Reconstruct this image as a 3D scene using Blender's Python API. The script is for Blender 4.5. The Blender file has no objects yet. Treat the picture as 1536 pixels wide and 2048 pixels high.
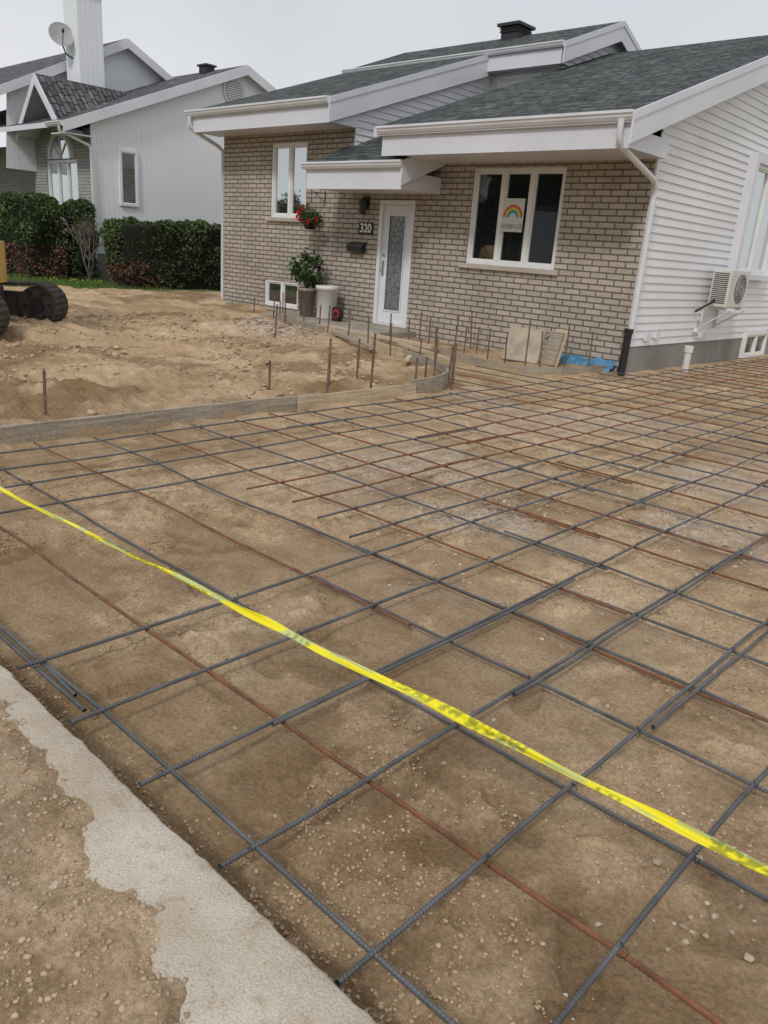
import bpy, math, random
import numpy as np
from mathutils import Matrix, Vector
random.seed(7); rng=np.random.default_rng(11)
S=bpy.context.scene
COL=S.collection
# ------------------------------------------------------------------ helpers
def link(o): COL.objects.link(o); return o
def empty(name,loc=(0,0,0),rz=0):
    e=bpy.data.objects.new(name,None); e.location=loc; e.rotation_euler=(0,0,rz); e.empty_display_size=.2
    return link(e)
class M:
    def __init__(s): s.v=[];s.f=[];s.mi=[];s.mats=[];s.sm=[]
    def mat(s,m):
        if m not in s.mats: s.mats.append(m)
        return s.mats.index(m)
    def poly(s,pts,m,smooth=False):
        b=len(s.v); s.v+= [tuple(p) for p in pts]; s.f.append(tuple(range(b,b+len(pts)))); s.mi.append(s.mat(m)); s.sm.append(smooth)
    def faces(s,vs,fs,m,smooth=False):
        b=len(s.v); s.v+=[tuple(p) for p in vs]; k=s.mat(m)
        for f in fs: s.f.append(tuple(b+i for i in f)); s.mi.append(k); s.sm.append(smooth)
    def box(s,x0,x1,y0,y1,z0,z1,m,T=None,bev=0):
        x0,x1=min(x0,x1),max(x0,x1);y0,y1=min(y0,y1),max(y0,y1);z0,z1=min(z0,z1),max(z0,z1)
        vs=[(x,y,z) for z in (z0,z1) for y in (y0,y1) for x in (x0,x1)]
        if T is not None: vs=[tuple(T@Vector(v)) for v in vs]
        s.faces(vs,[(0,2,3,1),(4,5,7,6),(0,1,5,4),(2,6,7,3),(0,4,6,2),(1,3,7,5)],m)
    def bm(s,mp,a0,a1,d0,d1,z0,z1,m):
        p=mp(a0,d0,z0);q=mp(a1,d1,z1); s.box(p[0],q[0],p[1],q[1],p[2],q[2],m)
    def prism(s,pts,off,m,mtop=None):
        n=len(pts); off=Vector(off)
        a=[Vector(p) for p in pts]; b=[p+off for p in a]
        s.poly(a,mtop or m); s.poly(b[::-1],m)
        for i in range(n):
            j=(i+1)%n; s.poly([a[i],b[i],b[j],a[j]],m)
    def tube(s,path,r,m,n=10,caps=True,smooth=True):
        path=[Vector(p) for p in path]; N=len(path)
        rs=r if isinstance(r,(list,tuple)) else [r]*N
        vs=[];fs=[]; prev=None
        for i,p in enumerate(path):
            if i==0: t=path[1]-p
            elif i==N-1: t=p-path[i-1]
            else: t=(path[i+1]-p).normalized()+(p-path[i-1]).normalized()
            t.normalize()
            u=Vector((0,0,1)) if abs(t.z)<.9 else Vector((1,0,0))
            if prev is not None and (prev-t*prev.dot(t)).length>.2: u=prev
            a=(u-t*u.dot(t)).normalized(); b=t.cross(a); prev=a
            for k in range(n):
                th=2*math.pi*k/n; vs.append(p+(a*math.cos(th)+b*math.sin(th))*rs[i])
        for i in range(N-1):
            for k in range(n):
                k2=(k+1)%n; fs.append((i*n+k,i*n+k2,(i+1)*n+k2,(i+1)*n+k))
        s.faces(vs,fs,m,smooth)
        if caps:
            s.poly(vs[:n][::-1],m); s.poly(vs[-n:],m)
    def lathe(s,c,prof,m,n=24,smooth=True):
        vs=[];fs=[]
        for r,z in prof:
            for k in range(n):
                th=2*math.pi*k/n; vs.append((c[0]+r*math.cos(th),c[1]+r*math.sin(th),c[2]+z))
        for i in range(len(prof)-1):
            for k in range(n):
                k2=(k+1)%n; fs.append((i*n+k,i*n+k2,(i+1)*n+k2,(i+1)*n+k))
        s.faces(vs,fs,m,smooth)
    def obj(s,name,parent=None,bevel=0):
        me=bpy.data.meshes.new(name); me.from_pydata(s.v,[],s.f)
        for m in s.mats: me.materials.append(m)
        me.polygons.foreach_set("material_index",s.mi); me.polygons.foreach_set("use_smooth",s.sm)
        me.update()
        o=link(bpy.data.objects.new(name,me))
        if parent: o.parent=parent
        if bevel:
            b=o.modifiers.new("bevel","BEVEL"); b.width=bevel; b.segments=2; b.limit_method='ANGLE'
        return o
def npmesh(name,V,F,mats,parent=None,smooth=False,attr=None,mi=None):
    me=bpy.data.meshes.new(name); V=np.asarray(V,dtype=np.float32); F=np.asarray(F,dtype=np.int32)
    me.vertices.add(len(V)); me.vertices.foreach_set("co",V.ravel())
    k=F.shape[1]; me.loops.add(F.size); me.loops.foreach_set("vertex_index",F.ravel())
    me.polygons.add(len(F)); me.polygons.foreach_set("loop_start",np.arange(0,F.size,k,dtype=np.int32))
    for m in mats: me.materials.append(m)
    if mi is not None: me.polygons.foreach_set("material_index",np.asarray(mi,dtype=np.int32))
    me.update(calc_edges=True); me.validate()
    me.polygons.foreach_set("use_smooth",np.full(len(F),smooth))
    if attr is not None:
        a=me.color_attributes.new("Col","FLOAT_COLOR","POINT")
        c=np.ones((len(V),4),dtype=np.float32); c[:,:3]=attr; a.data.foreach_set("color",c.ravel())
    o=link(bpy.data.objects.new(name,me))
    if parent: o.parent=parent
    return o
_perm=rng.random((256,256))
def vn(x,y,seed=0):
    x=np.asarray(x,dtype=np.float64)+seed*17.31; y=np.asarray(y,dtype=np.float64)+seed*9.77
    xi=np.floor(x).astype(int); yi=np.floor(y).astype(int); fx=x-xi; fy=y-yi
    fx=fx*fx*fx*(fx*(fx*6-15)+10); fy=fy*fy*fy*(fy*(fy*6-15)+10)
    g=lambda a,b:_perm[a&255,b&255]
    return ((g(xi,yi)*(1-fx)+g(xi+1,yi)*fx)*(1-fy)+(g(xi,yi+1)*(1-fx)+g(xi+1,yi+1)*fx)*fy)*2-1
def rot(x,y,a): c,s=math.cos(a),math.sin(a); return x*c-y*s,x*s+y*c
def sn(x,y,L,seed=0):
    a,b=rot(x,y,.6+seed*.7); return vn(a/L,b/L,seed)
# ------------------------------------------------------------------ materials
def newmat(name):
    m=bpy.data.materials.new(name); m.use_nodes=True; nt=m.node_tree
    return m,nt,nt.nodes,nt.links,nt.nodes["Principled BSDF"]
def pmat(name,c1,c2=None,scale=4,rough=.7,bump=0,bscale=60,metal=0,spec=.5,detail=6,coords="Object"):
    m,nt,N,L,P=newmat(name)
    c2=c2 or tuple(x*.8 for x in c1)
    tc=N.new("ShaderNodeTexCoord"); nz=N.new("ShaderNodeTexNoise"); nz.inputs["Scale"].default_value=scale; nz.inputs["Detail"].default_value=detail
    L.new(tc.outputs[coords],nz.inputs["Vector"])
    r=N.new("ShaderNodeValToRGB"); r.color_ramp.elements[0].position=.32; r.color_ramp.elements[1].position=.68
    r.color_ramp.elements[0].color=(*c2,1); r.color_ramp.elements[1].color=(*c1,1)
    L.new(nz.outputs["Fac"],r.inputs[0]); L.new(r.outputs[0],P.inputs["Base Color"])
    P.inputs["Roughness"].default_value=rough; P.inputs["Metallic"].default_value=metal; P.inputs["Specular IOR Level"].default_value=spec
    if bump:
        n2=N.new("ShaderNodeTexNoise"); n2.inputs["Scale"].default_value=bscale; n2.inputs["Detail"].default_value=5
        L.new(tc.outputs[coords],n2.inputs["Vector"])
        b=N.new("ShaderNodeBump"); b.inputs["Strength"].default_value=bump; b.inputs["Distance"].default_value=.01
        L.new(n2.outputs["Fac"],b.inputs["Height"]); L.new(b.outputs[0],P.inputs["Normal"])
    return m
def mixc(N,L,fac,a,b,mode='MIX'):
    x=N.new("ShaderNodeMix"); x.data_type='RGBA'; x.blend_type=mode
    for s,v in ((x.inputs[0],fac),(x.inputs[6],a),(x.inputs[7],b)):
        if isinstance(v,(int,float)): s.default_value=v
        elif isinstance(v,tuple): s.default_value=(*v,1) if len(v)==3 else v
        else: L.new(v,s)
    return x.outputs[2]
def math_(N,L,op,a,b=0,c=None):
    x=N.new("ShaderNodeMath"); x.operation=op
    for i,v in enumerate((a,b) if c is None else (a,b,c)):
        if isinstance(v,(int,float)): x.inputs[i].default_value=v
        else: L.new(v,x.inputs[i])
    return x.outputs[0]
def ramp(N,L,src,p0,p1,c0=(0,0,0),c1=(1,1,1)):
    r=N.new("ShaderNodeValToRGB"); e=r.color_ramp.elements; e[0].position=p0;e[1].position=p1;e[0].color=(*c0,1);e[1].color=(*c1,1)
    L.new(src,r.inputs[0]); return r.outputs[0]
def noise(N,L,vec,scale,detail=5,rough=.55):
    n=N.new("ShaderNodeTexNoise"); n.inputs["Scale"].default_value=scale; n.inputs["Detail"].default_value=detail; n.inputs["Roughness"].default_value=rough
    L.new(vec,n.inputs["Vector"]); return n.outputs["Fac"]
def swz(N,L,mode):
    tc=N.new("ShaderNodeTexCoord"); s=N.new("ShaderNodeSeparateXYZ"); L.new(tc.outputs["Object"],s.inputs[0])
    c=N.new("ShaderNodeCombineXYZ")
    if mode=="wall":
        L.new(math_(N,L,'ADD',s.outputs[0],s.outputs[1]),c.inputs[0]); L.new(s.outputs[2],c.inputs[1])
    else:
        L.new(s.outputs[0],c.inputs[0]); L.new(math_(N,L,'MULTIPLY',s.outputs[1],1.06),c.inputs[1])
    return tc,c.outputs[0],s
def brickmat(name,ca,cb,cm,bw,rh,mort):
    m,nt,N,L,P=newmat(name); tc,v,_=swz(N,L,"wall")
    br=N.new("ShaderNodeTexBrick"); br.offset=.5
    for k,val in (("Scale",1),("Brick Width",bw),("Row Height",rh),("Mortar Size",mort),("Mortar Smooth",.3),("Bias",0)): br.inputs[k].default_value=val
    br.inputs["Color1"].default_value=(*ca,1);br.inputs["Color2"].default_value=(*cb,1);br.inputs["Mortar"].default_value=(*cm,1)
    L.new(v,br.inputs["Vector"])
    n1=noise(N,L,tc.outputs["Object"],1.3,4); n2=noise(N,L,tc.outputs["Object"],45,5,.7)
    c=mixc(N,L,1.0,br.outputs["Color"],ramp(N,L,n1,.3,.7,(.84,.83,.82),(1.08,1.08,1.07)),'MULTIPLY')
    c=mixc(N,L,1.0,c,ramp(N,L,n2,.3,.7,(.74,.74,.74),(1.18,1.18,1.18)),'MULTIPLY')
    L.new(c,P.inputs["Base Color"]); P.inputs["Roughness"].default_value=.9; P.inputs["Specular IOR Level"].default_value=.2
    h=math_(N,L,'SUBTRACT',math_(N,L,'MULTIPLY',n2,.35),br.outputs["Fac"])
    b=N.new("ShaderNodeBump"); b.inputs["Strength"].default_value=.9; b.inputs["Distance"].default_value=.012
    L.new(h,b.inputs["Height"]); L.new(b.outputs[0],P.inputs["Normal"])
    return m
def shinglemat(name,ca,cb,cm=(.012,.013,.014)):
    m,nt,N,L,P=newmat(name); tc,v,s=swz(N,L,"roof")
    br=N.new("ShaderNodeTexBrick"); br.offset=.37; br.offset_frequency=2; br.squash=.7; br.squash_frequency=3
    for k,val in (("Scale",1),("Brick Width",.26),("Row Height",.17),("Mortar Size",.014),("Mortar Smooth",.2),("Bias",-.1)): br.inputs[k].default_value=val
    br.inputs["Color1"].default_value=(*ca,1);br.inputs["Color2"].default_value=(*cb,1);br.inputs["Mortar"].default_value=(*cm,1)
    L.new(v,br.inputs["Vector"])
    n1=noise(N,L,tc.outputs["Object"],.8,4); n2=noise(N,L,tc.outputs["Object"],90,3,.7)
    mp=N.new("ShaderNodeMapping"); mp.inputs["Scale"].default_value=(2.2,11,1); L.new(v,mp.inputs[0]); n3=noise(N,L,mp.outputs[0],1,3,.6)
    c=mixc(N,L,1.0,br.outputs["Color"],ramp(N,L,n1,.3,.7,(.85,.85,.85),(1.15,1.15,1.15)),'MULTIPLY')
    c=mixc(N,L,1.0,c,ramp(N,L,n3,.35,.65,(.5,.5,.5),(1.7,1.7,1.7)),'MULTIPLY')
    c=mixc(N,L,1.0,c,ramp(N,L,n2,.3,.7,(.65,.65,.65),(1.4,1.4,1.4)),'MULTIPLY')
    L.new(c,P.inputs["Base Color"]); P.inputs["Roughness"].default_value=.92; P.inputs["Specular IOR Level"].default_value=.25
    yy=math_(N,L,'FRACT',math_(N,L,'DIVIDE',math_(N,L,'MULTIPLY',s.outputs[1],1.06),.17))
    h=math_(N,L,'SUBTRACT',math_(N,L,'MULTIPLY',yy,-.8),br.outputs["Fac"])
    b=N.new("ShaderNodeBump"); b.inputs["Strength"].default_value=.9; b.inputs["Distance"].default_value=.02
    L.new(h,b.inputs["Height"]); L.new(b.outputs[0],P.inputs["Normal"])
    return m
def glassmat(name,refl=.35,tint=(.012,.014,.016)):
    m,nt,N,L,P=newmat(name)
    P.inputs["Base Color"].default_value=(*tint,1); P.inputs["Roughness"].default_value=.15
    g=N.new("ShaderNodeBsdfGlossy"); g.inputs["Roughness"].default_value=.02; g.inputs["Color"].default_value=(.9,.95,.96,1)
    mx=N.new("ShaderNodeMixShader"); mx.inputs[0].default_value=refl
    L.new(P.outputs[0],mx.inputs[1]); L.new(g.outputs[0],mx.inputs[2]); L.new(mx.outputs[0],N["Material Output"].inputs[0])
    tc=N.new("ShaderNodeTexCoord"); b=N.new("ShaderNodeBump"); b.inputs["Strength"].default_value=.03; b.inputs["Distance"].default_value=.02
    L.new(noise(N,L,tc.outputs["Object"],2.5,1),b.inputs["Height"]); L.new(b.outputs[0],g.inputs["Normal"])
    return m
BRICK=brickmat("brick",(.52,.455,.385),(.43,.375,.315),(.165,.145,.125),.27,.088,.012)
BRICKN=brickmat("brick_neighbour",(.46,.44,.42),(.39,.37,.36),(.25,.24,.23),.25,.085,.010)
SHING=shinglemat("shingles",(.042,.049,.049),(.10,.108,.106))
SHINGN=shinglemat("shingles_grey",(.075,.077,.08),(.135,.137,.14))
WHITE=pmat("white_vinyl",(.78,.78,.79),(.70,.70,.71),1.2,.45)
TRIM=pmat("white_trim",(.72,.72,.765),(.64,.64,.69),.9,.4)
FRAME=pmat("window_frame_white",(.80,.80,.79),(.74,.74,.73),3,.35)
ALU=pmat("white_aluminium",(.73,.73,.75),(.64,.64,.67),2,.35)
CONC=pmat("concrete",(.40,.36,.30),(.27,.235,.185),3,.9,.6,80)
CONCD=pmat("foundation_concrete",(.30,.285,.26),(.20,.19,.165),2,.9,.5,60)
def boardmat(name,c1,c2,cd):
    m,nt,N,L,P=newmat(name); tc=N.new("ShaderNodeTexCoord"); o=tc.outputs["Object"]; s=N.new("ShaderNodeSeparateXYZ"); L.new(o,s.inputs[0])
    mp=N.new("ShaderNodeMapping"); mp.inputs["Scale"].default_value=(3,3,60); L.new(o,mp.inputs[0])
    c=mixc(N,L,ramp(N,L,noise(N,L,mp.outputs[0],1,5,.6),.35,.65),c2,c1)
    n1=noise(N,L,o,5,6,.65); n2=noise(N,L,o,40,4,.7)
    f=math_(N,L,'ADD',n1,math_(N,L,'MULTIPLY',math_(N,L,'SUBTRACT',.06,s.outputs[2]),2.2))
    c=mixc(N,L,ramp(N,L,f,.48,.62),c,cd); c=mixc(N,L,1.0,c,ramp(N,L,n2,.3,.7,(.75,.75,.75),(1.15,1.15,1.15)),'MULTIPLY')
    L.new(c,P.inputs["Base Color"]); P.inputs["Roughness"].default_value=.9
    b=N.new("ShaderNodeBump"); b.inputs["Strength"].default_value=.6; b.inputs["Distance"].default_value=.006; L.new(math_(N,L,'ADD',n1,n2),b.inputs["Height"]); L.new(b.outputs[0],P.inputs["Normal"])
    return m
WOODG=boardmat("weathered_form_wood",(.42,.37,.295),(.25,.21,.155),(.40,.30,.19))
WOODL=boardmat("plywood",(.62,.50,.35),(.44,.34,.225),(.42,.31,.20))
STAKE=pmat("rusty_stake",(.20,.14,.10),(.10,.07,.05),14,.8,.4,120)
BLACK=pmat("black_plastic",(.018,.018,.02),(.012,.012,.013),5,.4)
BLACKM=pmat("black_metal",(.03,.03,.032),(.018,.018,.02),8,.5)
GLASS=glassmat("window_glass",.62)
GLASSD=glassmat("dark_window_glass",.15)
BLUE=pmat("blue_membrane",(.10,.28,.45),(.05,.17,.32),8,.6,.5,30)
DOORW=pmat("door_white",(.76,.77,.80),(.70,.71,.75),2,.35)
PVC=pmat("white_pvc",(.75,.75,.74),(.6,.58,.55),5,.4)
def doorglass():
    m,nt,N,L,P=newmat("leaded_glass"); tc,v,_=swz(N,L,"wall")
    vo=N.new("ShaderNodeTexVoronoi"); vo.feature='DISTANCE_TO_EDGE'; vo.inputs["Scale"].default_value=11; L.new(v,vo.inputs["Vector"])
    c=mixc(N,L,ramp(N,L,vo.outputs["Distance"],.02,.06),(.06,.065,.07),(.18,.20,.21)); L.new(c,P.inputs["Base Color"])
    P.inputs["Roughness"].default_value=.18; P.inputs["Specular IOR Level"].default_value=.9
    b=N.new("ShaderNodeBump"); b.inputs["Strength"].default_value=.5; b.inputs["Distance"].default_value=.01; L.new(vo.outputs["Distance"],b.inputs["Height"]); L.new(b.outputs[0],P.inputs["Normal"])
    return m
LEADED=doorglass()
def leafmat(name,rough=.65):
    m,nt,N,L,P=newmat(name); a=N.new("ShaderNodeVertexColor"); a.layer_name="Col"
    L.new(a.outputs[0],P.inputs["Base Color"]); P.inputs["Roughness"].default_value=rough; P.inputs["Specular IOR Level"].default_value=.3
    return m
LEAF=leafmat("foliage")
BARK=pmat("bark",(.12,.095,.075),(.06,.048,.038),12,.9,.6,40)
def vsiding():
    m,nt,N,L,P=newmat("vertical_siding"); tc,v,s=swz(N,L,"wall")
    sx=N.new("ShaderNodeSeparateXYZ"); L.new(v,sx.inputs[0])
    fr=math_(N,L,'FRACT',math_(N,L,'DIVIDE',sx.outputs[0],.15))
    g=math_(N,L,'LESS_THAN',fr,.13)
    n1=noise(N,L,tc.outputs["Object"],.7,4)
    c=mixc(N,L,n1,(.78,.80,.83),(.84,.85,.87)); c=mixc(N,L,math_(N,L,'MULTIPLY',g,.2),c,(.42,.43,.46)); L.new(c,P.inputs["Base Color"])
    b=N.new("ShaderNodeBump"); b.inputs["Strength"].default_value=.3; b.inputs["Distance"].default_value=.01; b.invert=True; L.new(g,b.inputs["Height"]); L.new(b.outputs[0],P.inputs["Normal"])
    P.inputs["Roughness"].default_value=.5
    return m
VSID=vsiding()
# ------------------------------------------------------------------ ground
def sstep(a,b,x): t=np.clip((x-a)/(b-a),0,1); return t*t*(3-2*t)
def ynear(x):
    return np.interp(x,[-13.5,-12.6,-11,-10,-9,-7.9,-7.2,-6.5,-6.0,-5.7,-5.5],[10.9,10.2,9.45,9.2,8.95,8.55,8.3,8.0,7.6,7.2,6.7])
def yfar(x):
    return np.interp(x,[-9.6,-8.8,-7.9,-7.0,-6.4,-5.95,-5.65,-5.5],[10.6,10.05,9.65,9.35,9.2,9.2,9.5,10.3])
def crumb(x,y):
    return sstep(.0,.4,sn(x,y,.42,4)+.6*sn(x,y,.16,14)+.25*sn(x,y,.06,19))
def fineh(x,y): return sn(x,y,.11,1)*.35+sn(x,y,.055,2)*.35+sn(x,y,.028,3)*.30
def gh(x,y):
    x=np.asarray(x,float);y=np.asarray(y,float)
    yard=sstep(-5.5,-5.62,x)*sstep(0,-.18,y-ynear(x))*sstep(.7,1.1,y)
    bed=sstep(-5.5,-5.62,x)*sstep(0,.15,y-yfar(x))
    fine=fineh(x,y); cr=crumb(x,y)
    mask=.18+.82*cr
    ridg=(1-np.abs(sn(x,y,.17,5)))**4*sstep(-.1,.5,sn(x,y,.6,6))+.6*(1-np.abs(sn(x,y,.06,15)))**4*cr
    drv=sn(x,y,2.2,7)*.012+sn(x,y,.45,8)*.010+fine*.022*mask+ridg*.018+cr*.006-.008
    drv=drv+.03*np.exp(-((x+5.47)/.13)**2)*(1+.6*sn(x,y,.25,26))
    ya=.065+sn(x,y,1.6,9)*.07+sn(x,y,.6,10)*.05+(1-np.abs(sn(x,y,.35,12)))**2*.07*sstep(-.2,.4,sn(x,y,1.4,16))+fine*.045+.03*(1-np.abs(sn(x,y,.13,17)))**2
    ya=ya-.06*sstep(-6.0,-5.6,x)
    s1=(x+12.25)*.722+(y-3.95)*.692; t1=-(x+12.25)*.692+(y-3.95)*.722
    for c in (-1.0,1.0):
        w=sstep(.30,.20,np.abs(t1-c))*sstep(0,1,s1)*sstep(5.2,3.8,s1)
        ya=ya+w*(-.045+.014*np.sin(s1*2*np.pi/.11))
        ya=ya+.03*np.exp(-((np.abs(t1-c)-.33)/.07)**2)*sstep(0,1,s1)*sstep(5.2,3.8,s1)
    h=drv*(1-yard)+ya*yard+bed*(.05+sn(x,y,.3,11)*.02)
    h=h+.24*np.exp(-(((x+10.0)/.75)**2+((y-8.1)/.38)**2))*(1+.3*sn(x,y,.2,18))
    h=h-.028*np.exp(-((y-.9)/.06)**2)+ .012*sstep(.25,-.2,np.abs(y-1.02))*sn(x,y,.08,13)
    h=np.where(y<.83,-.12,h)
    lawn=sstep(-19.0,-19.8,x); h=h*(1-lawn)+lawn*(.12+.02*fine)
    return h
def axis(lo,hi,c0,c1,d0,g,dmax=40):
    out=[]; x=c0
    while x<c1: out.append(x); x+=d0
    a=[];x=c0
    while x>lo: x-=min(dmax,d0+g*(c0-x)); a.append(x)
    x=out[-1]
    while x<hi: x+=min(dmax,d0+g*(x-c1+d0)); out.append(x)
    return np.array(a[::-1]+out)
xs=axis(-600,600,-2.7,.2,.010,.0085); ys=axis(-600,700,.80,3.2,.010,.0095)
GX,GY=np.meshgrid(xs,ys); GZ=gh(GX,GY)
press=np.zeros_like(GZ)
for k in range(150):
    if k<110: fx,fy,fa=rng.uniform(-4.9,.2),1.15+rng.random()**1.4*5,rng.uniform(0,6.28)
    else: fx,fy,fa=rng.uniform(-11,-5.9),rng.uniform(2,8),rng.uniform(0,6.28)
    i0,i1=np.searchsorted(xs,[fx-.3,fx+.3]); j0,j1=np.searchsorted(ys,[fy-.3,fy+.3])
    if i1-i0<3 or j1-j0<3: continue
    X_=GX[j0:j1,i0:i1]-fx; Y_=GY[j0:j1,i0:i1]-fy; a,b=X_*math.cos(fa)+Y_*math.sin(fa),-X_*math.sin(fa)+Y_*math.cos(fa)
    w=.052+.012*np.clip(a/.15,-1,1)-.010*np.exp(-((a+.02)/.05)**2)
    r=np.sqrt((a/.148)**2+(b/w)**2)
    ins=sstep(1.05,.9,r); rim=np.exp(-((r-1.16)/.12)**2)
    tr=np.sign(np.sin(a*2*np.pi/.028))*.0018
    dpt=rng.uniform(.006,.014)*(1.6 if k>=110 else 1)
    GZ[j0:j1,i0:i1]+=ins*(-dpt+tr)+rim*dpt*.6*(.6+.6*sn(X_,Y_,.05,k))
    press[j0:j1,i0:i1]=np.maximum(press[j0:j1,i0:i1],ins)
far=(np.abs(GX)>60)|(np.abs(GY)>60); GZ=np.where(far,-.02,GZ)
nx,ny=len(xs),len(ys)
idx=np.arange(nx*ny).reshape(ny,nx)
F=np.stack([idx[:-1,:-1],idx[:-1,1:],idx[1:,1:],idx[1:,:-1]],-1).reshape(-1,4)
x=GX.ravel();y=GY.ravel()
grass=np.clip(sstep(-18.9,-19.5,x+.25*sn(x,y,.5,20))+sstep(23.5,24.5,y)+sstep(3.5,4,x)*sstep(.9,1.2,y)+sstep(-8.5,-9,y),0,1)
gravel=1.2*np.exp(-(((x+2.4)/1.2)**2+((y-4.4)/1.2)**2))*sstep(-.3,.4,sn(x,y,.6,21))+np.exp(-(((x+10.0)/.8)**2+((y-8.1)/.42)**2))+.4*sstep(.3,.7,sn(x,y,1.1,22))*sstep(3.3,4.5,y)*sstep(-5.6,-5.5,x)
yd=sstep(-5.55,-5.7,x)
cr=crumb(x,y); fi=fineh(x,y)
damp_shade=.05+sstep(4.2,1.0,y)*.45+.30*sstep(-.1,.7,sn(x,y,1.0,23))+yd*(.85*sstep(-.1,.5,sn(x,y,1.1,24))*sstep(-.5,.3,sn(x,y,.35,25))+.05)
damp_shade=damp_shade+(1-yd)*(.22-.45*cr-.35*cr*fi)-yd*.3*fi+.25*press.ravel()+.25*np.exp(-((y-.9)/.06)**2)  # crumb relief shading and curb-gap shade painted into the colour; footprints darkened too
npg=np.stack([grass,np.clip(gravel,0,1),np.clip(damp_shade,0,1)],-1)
def groundmat():
    m,nt,N,L,P=newmat("sandy_ground"); tc=N.new("ShaderNodeTexCoord"); o=tc.outputs["Object"]
    a=N.new("ShaderNodeVertexColor"); a.layer_name="Col"; s=N.new("ShaderNodeSeparateColor"); L.new(a.outputs[0],s.inputs[0])
    n1=noise(N,L,o,1.1,6,.6); n2=noise(N,L,o,7,6,.65); n3=noise(N,L,o,70,4,.7)
    c=mixc(N,L,ramp(N,L,n1,.35,.65),(.52,.37,.225),(.69,.53,.355))
    c=mixc(N,L,ramp(N,L,n2,.36,.62),mixc(N,L,1.0,c,(.78,.75,.71),'MULTIPLY'),c)
    c=mixc(N,L,1.0,c,ramp(N,L,n3,.28,.72,(.66,.64,.62),(1.30,1.30,1.29)),'MULTIPLY')
    c=mixc(N,L,s.outputs[2],c,mixc(N,L,1.0,c,(.55,.51,.455),'MULTIPLY'))
    vo=N.new("ShaderNodeTexVoronoi"); vo.inputs["Scale"].default_value=55; L.new(o,vo.inputs["Vector"])
    sv=N.new("ShaderNodeSeparateColor"); L.new(vo.outputs["Color"],sv.inputs[0])
    gc=ramp(N,L,sv.outputs[0],0,1,(.38,.31,.245),(.74,.64,.56))
    gf=math_(N,L,'MULTIPLY',s.outputs[1],ramp(N,L,noise(N,L,o,9,5,.7),.38,.54)); c=mixc(N,L,gf,c,gc)
    gr=mixc(N,L,ramp(N,L,noise(N,L,o,25,4),.35,.65),(.045,.085,.02),(.11,.16,.045)); c=mixc(N,L,s.outputs[0],c,gr)
    L.new(c,P.inputs["Base Color"]); P.inputs["Roughness"].default_value=.95; P.inputs["Specular IOR Level"].default_value=.15
    h=math_(N,L,'ADD',math_(N,L,'MULTIPLY',n3,.8),math_(N,L,'ADD',math_(N,L,'MULTIPLY',noise(N,L,o,190,4,.7),.8),math_(N,L,'MULTIPLY',n2,.9)))
    h=math_(N,L,'SUBTRACT',h,math_(N,L,'MULTIPLY',vo.outputs["Distance"],math_(N,L,'MULTIPLY',s.outputs[1],1.2)))
    b=N.new("ShaderNodeBump"); b.inputs["Strength"].default_value=1; b.inputs["Distance"].default_value=.012; L.new(h,b.inputs["Height"]); L.new(b.outputs[0],P.inputs["Normal"])
    return m
GROUND=groundmat()
npmesh("ground",np.stack([x,y,GZ.ravel()],-1),F,[GROUND],smooth=True,attr=npg)
def ico():
    t=(1+5**.5)/2
    v=np.array([(-1,t,0),(1,t,0),(-1,-t,0),(1,-t,0),(0,-1,t),(0,1,t),(0,-1,-t),(0,1,-t),(t,0,-1),(t,0,1),(-t,0,-1),(-t,0,1)],float); v/=np.linalg.norm(v[0])
    f=np.array([(0,11,5),(0,5,1),(0,1,7),(0,7,10),(0,10,11),(1,5,9),(5,11,4),(11,10,2),(10,7,6),(7,1,8),(3,9,4),(3,4,2),(3,2,6),(3,6,8),(3,8,9),(4,9,5),(2,4,11),(6,2,10),(8,6,7),(9,8,1)])
    return v,f
IV,IF=ico()
def stones(name,px,py,sz,cols,z=None,mat=None,smooth=False,sink=.25,parent=None):
    n=len(px); z=gh(px,py) if z is None else z
    v=IV[None]*(1+rng.uniform(-.28,.28,(n,12,1))); sc=np.stack([sz*rng.uniform(.8,1.4,n),sz*rng.uniform(.7,1.1,n),sz*rng.uniform(.45,.8,n)],-1)
    v=v*sc[:,None,:]; a=rng.uniform(0,6.28,n); c,s=np.cos(a)[:,None],np.sin(a)[:,None]
    X=v[...,0]*c-v[...,1]*s; Y=v[...,0]*s+v[...,1]*c
    V=np.stack([X+px[:,None],Y+py[:,None],v[...,2]+(z+sz*sink)[:,None]],-1).reshape(-1,3)
    Fc=(IF[None]+12*np.arange(n)[:,None,None]).reshape(-1,3)
    return npmesh(name,V,Fc,[mat or STONE],attr=np.repeat(cols,12,0),smooth=smooth,parent=parent)
STONE=leafmat("stone",.9)
def scol(n,lo,hi):
    t=rng.random((n,1)); return np.array(lo)*(1-t)+np.array(hi)*t
gpx=[];gpy=[];gs=[]
def sc(n,x0,x1,y0,y1,s0,s1,p=2.5):
    gpx.append(rng.uniform(x0,x1,n));gpy.append(rng.uniform(y0,y1,n));gs.append(s0+(s1-s0)*rng.random(n)**p)
sc(250,-4,.3,.9,3.2,.0025,.010,5); sc(800,-5.5,.3,2.5,9,.004,.013,5)
gpx.append(rng.normal(-2.4,.8,1900));gpy.append(rng.normal(4.4,.8,1900));gs.append(.004+.010*rng.random(1900)**3)
gpx.append(rng.normal(-10.0,.45,1500));gpy.append(rng.normal(8.1,.2,1500));gs.append(.008+.02*rng.random(1500)**2)
gpx.append(rng.normal(-.38,.13,50));gpy.append(rng.normal(1.85,.22,50));gs.append(.004+.009*rng.random(50)**2)
sc(400,-14,-5.6,2,8.5,.006,.020,4)
a,b,c=map(np.concatenate,(gpx,gpy,gs)); k=b>.9; a,b,c=a[k],b[k],c[k]
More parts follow.
